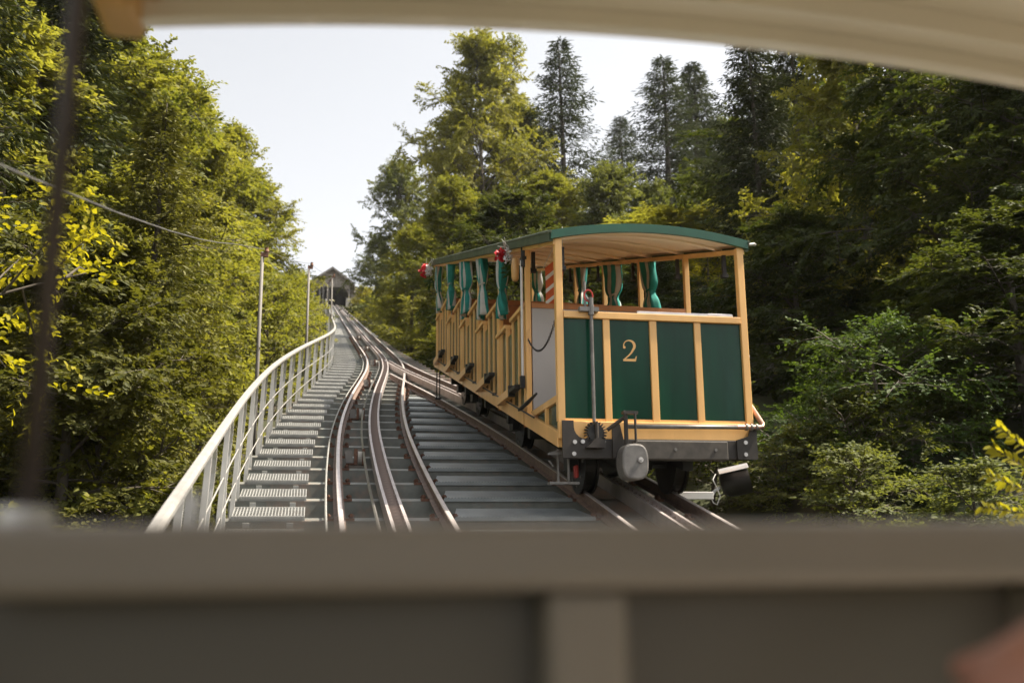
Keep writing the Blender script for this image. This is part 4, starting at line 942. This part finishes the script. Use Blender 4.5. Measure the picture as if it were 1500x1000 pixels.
plant_px('dark_b', 'beech_tree', 1400, 40, 17, 270, 'broad dark beech overhanging the slope on the right')
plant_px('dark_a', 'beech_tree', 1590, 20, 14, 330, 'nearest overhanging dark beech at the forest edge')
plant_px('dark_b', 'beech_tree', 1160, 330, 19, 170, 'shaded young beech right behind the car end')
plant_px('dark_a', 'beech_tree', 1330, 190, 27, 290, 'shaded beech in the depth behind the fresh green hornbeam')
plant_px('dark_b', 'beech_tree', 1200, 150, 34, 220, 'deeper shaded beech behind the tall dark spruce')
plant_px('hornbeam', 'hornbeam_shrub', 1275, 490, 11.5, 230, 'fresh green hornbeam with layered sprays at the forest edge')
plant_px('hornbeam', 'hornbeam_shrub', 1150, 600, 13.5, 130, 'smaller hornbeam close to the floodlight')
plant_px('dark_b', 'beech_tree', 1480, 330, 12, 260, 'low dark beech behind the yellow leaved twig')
for i in range(22):
    s = 4 + i*6.0; t = 16.5 + 3.5*tr_rng.random() + (i % 3)*4 + (2 if s < 30 else 0); k_ = ('dark_a','spruce_a','beech_c','spruce_c')[i % 4]
    top = 12.5+tr_rng.uniform(-2.5, 1.5); px_ = 750+1458*math.tan(math.atan2(t, s)-AZ)
    if 780 < px_ < 1110 and s > 30: top = 3.5      # young trees below the spruce skyline
    plant(k_, 'forest_tree', s, t, ground_h(s, t)*0 + S*s+top + (0 if top > 4 else .26*max(0, t-7)), 6.0, KN[k_]+' on the rising slope behind the right forest edge', 'tree', 'trees deep in the right wood')
for i in range(8):
    s = -14 - 7*(i//2); t = (-9 if i % 2 else 11) + tr_rng.uniform(-2, 2); k_ = ('dark_a','spruce_a','beech_c','dark_b')[i % 4]
    plant(k_, 'forest_tree', s, t, S*s+12, 5.5, KN[k_]+' downhill behind the car we ride in', 'tree', 'trees downhill of the riding car')
for i, (px, py, s, r, lab) in enumerate(((535,428,112,30,'yellow shrub at the right foot of the shed'),(560,425,92,34,'golden shrub along the upper right deck edge'),(585,440,74,34,'golden shrub above the small floodlight'),(545,455,96,20,'low golden shrub beside the upper track'),(610,455,58,36,'shrub by the deck edge beyond the small floodlight'),(635,470,40,40,'shrub at the deck edge by the uphill end of the car'))):
    plant_px('bush_y' if i != 5 else 'bush', 'shrub', px, py, s, r, lab, 'shrub', 'golden shrubs by the upper track')
for i, (s, t, hh, r, lab) in enumerate(((9.6,5.6,.18,.9,'low sunlit ground shrub by the floodlight'),(8.6,6.3,.1,1.0,'low brown green shrub at the slope foot'),(11.2,5.9,.25,.9,'low leafy clump under the hornbeam'),(8.0,5.0,-.35,.8,'clump of ground leaves at the deck edge'))):
    plant('bush', 'shrub', s, t, S*s+hh, r, lab, 'shrub', 'ground shrubs right of the deck', crown_mat=M['pale'])
for i, (px, s) in enumerate(((300,170),(380,185),(470,190),(520,178),(560,195),(640,180),(720,190),(820,175),(900,190))):
    plant(('pale','spruce_b')[i % 2], 'forest_tree', s, st_of(px, s), S*138+13+tr_rng.uniform(-3, 1) if i not in (2,) else S*138+8, 6, 'far tree on the terrace behind the shed', 'tree', 'far trees behind the shed')
for i, (s, t, hh, r, lab) in enumerate(((12.5,5.3,.75,1.1,'dark leafy bush behind the floodlight'),(14.5,5.6,1.0,1.2,'dark bush along the deck edge behind the front wheels'),(17.5,5.4,1.0,1.2,'dark bush beside the middle of the car'),(21,5.2,1.1,1.3,'dark bush beside the uphill half of the car'),(25,4.9,1.0,1.2,'bush at the deck edge just uphill of the car'),(11.0,6.6,.9,1.1,'dark undergrowth below the hornbeam sprays'))):
    plant('bush', 'shrub', s, t, S*s+hh, r, lab, 'shrub', 'dark bushes along the right deck edge', crown_mat=M['beech_dark'])
for i, (s, dt, hh, lab) in enumerate(((50,1.5,.7,'golden bush just uphill of the small floodlight'),(57,1.4,.9,'golden bush at the deck edge halfway to the shed'),(65,1.6,1.0,'golden bush beside the upper deck edge'),(74,1.5,1.0,'golden bush just below the tiny far floodlight'),(88,1.7,1.1,'golden bush just above the tiny far floodlight'),(100,1.8,1.2,'golden bush near the shed end of the deck'),(36,1.7,.5,'leafy bush downhill of the small floodlight'))):
    plant('bush_y' if i < 6 else 'bush', 'shrub', s, deck_r(s)+dt, S*s+hh, 1.7, lab, 'shrub', 'golden shrubs by the upper track', crown_mat=M['beech'])
# near twig with yellow leaves, lower right
tw = tag(empty('leafy_twig', P_at(1600, 790, 4.6), 0), 'thin twig with pale yellow leaves beside the dark hornbeam', 'twig')
g = np.random.default_rng(5); A = P_at(1640, 800, 4.6)-P_at(1600, 790, 4.6); LP=[];LD=[];LN=[];br = MB()
for (px, py) in ((1455,655),(1447,695),(1440,742),(1470,770),(1465,625)):
    e = P_at(px, py, 4.6+g.uniform(-.15, .15))-P_at(1600, 790, 4.6); mid = (A+e)/2+Vector((0,0,.05))
    pts_ = [A, A.lerp(mid, .6), mid, mid.lerp(e, .6), e]; br.tube(pts_, [.008,.006,.005,.003,.002], 4, False)
    for q in np.linspace(.35, 1, 30):
        i = min(3, int(q*4)); p = pts_[i].lerp(pts_[i+1], q*4-i); d = (e-mid).normalized()
        LP.append(p); sdv = Vector((0,-.5,1)).normalized()*(1 if len(LP) % 2 else -1); LD.append((d+sdv*.9+Vector(g.normal(0,.25,3))).normalized()); LN.append(Vector((-.1,-.5,.8))+Vector(g.normal(0,.35,3)))
me = leaf_mesh('twig_leaves', np.array(LP), unit(np.array(LD)), unit(np.array(LN)), g.uniform(.04,.07,len(LP)), g.uniform(.024,.04,len(LP)), g.uniform(.3,1,len(LP)), M['maple'], True)
br.build('stem', M['bark'], tw, fix=False); o = bpy.data.objects.new('leaves', me); C.objects.link(o); o.parent = tw
for nm in ('track_bed',): pass
for e in (LA, LB, LM): e.rotation_euler = (0, 0, AZ)

# ------------------------------------------------------------------ summer haze in the air
hm_ = bpy.data.materials.new('summer_haze'); hm_.use_nodes = True; hn = hm_.node_tree; hn.nodes.remove(hn.nodes['Principled BSDF'])
pv = hn.nodes.new('ShaderNodeVolumePrincipled'); pv.inputs['Color'].default_value = (0.95, 0.96, 1.0, 1); pv.inputs['Density'].default_value = 0.00018; pv.inputs['Anisotropy'].default_value = 0.2
hn.links.new(pv.outputs[0], hn.nodes['Material Output'].inputs['Volume'])
zs_ = [v.co.z for v in bpy.data.objects['ground'].data.vertices]
stuff(MB().box(-460, 460, -420, 800, min(zs_)-1, 130).build('haze', hm_))
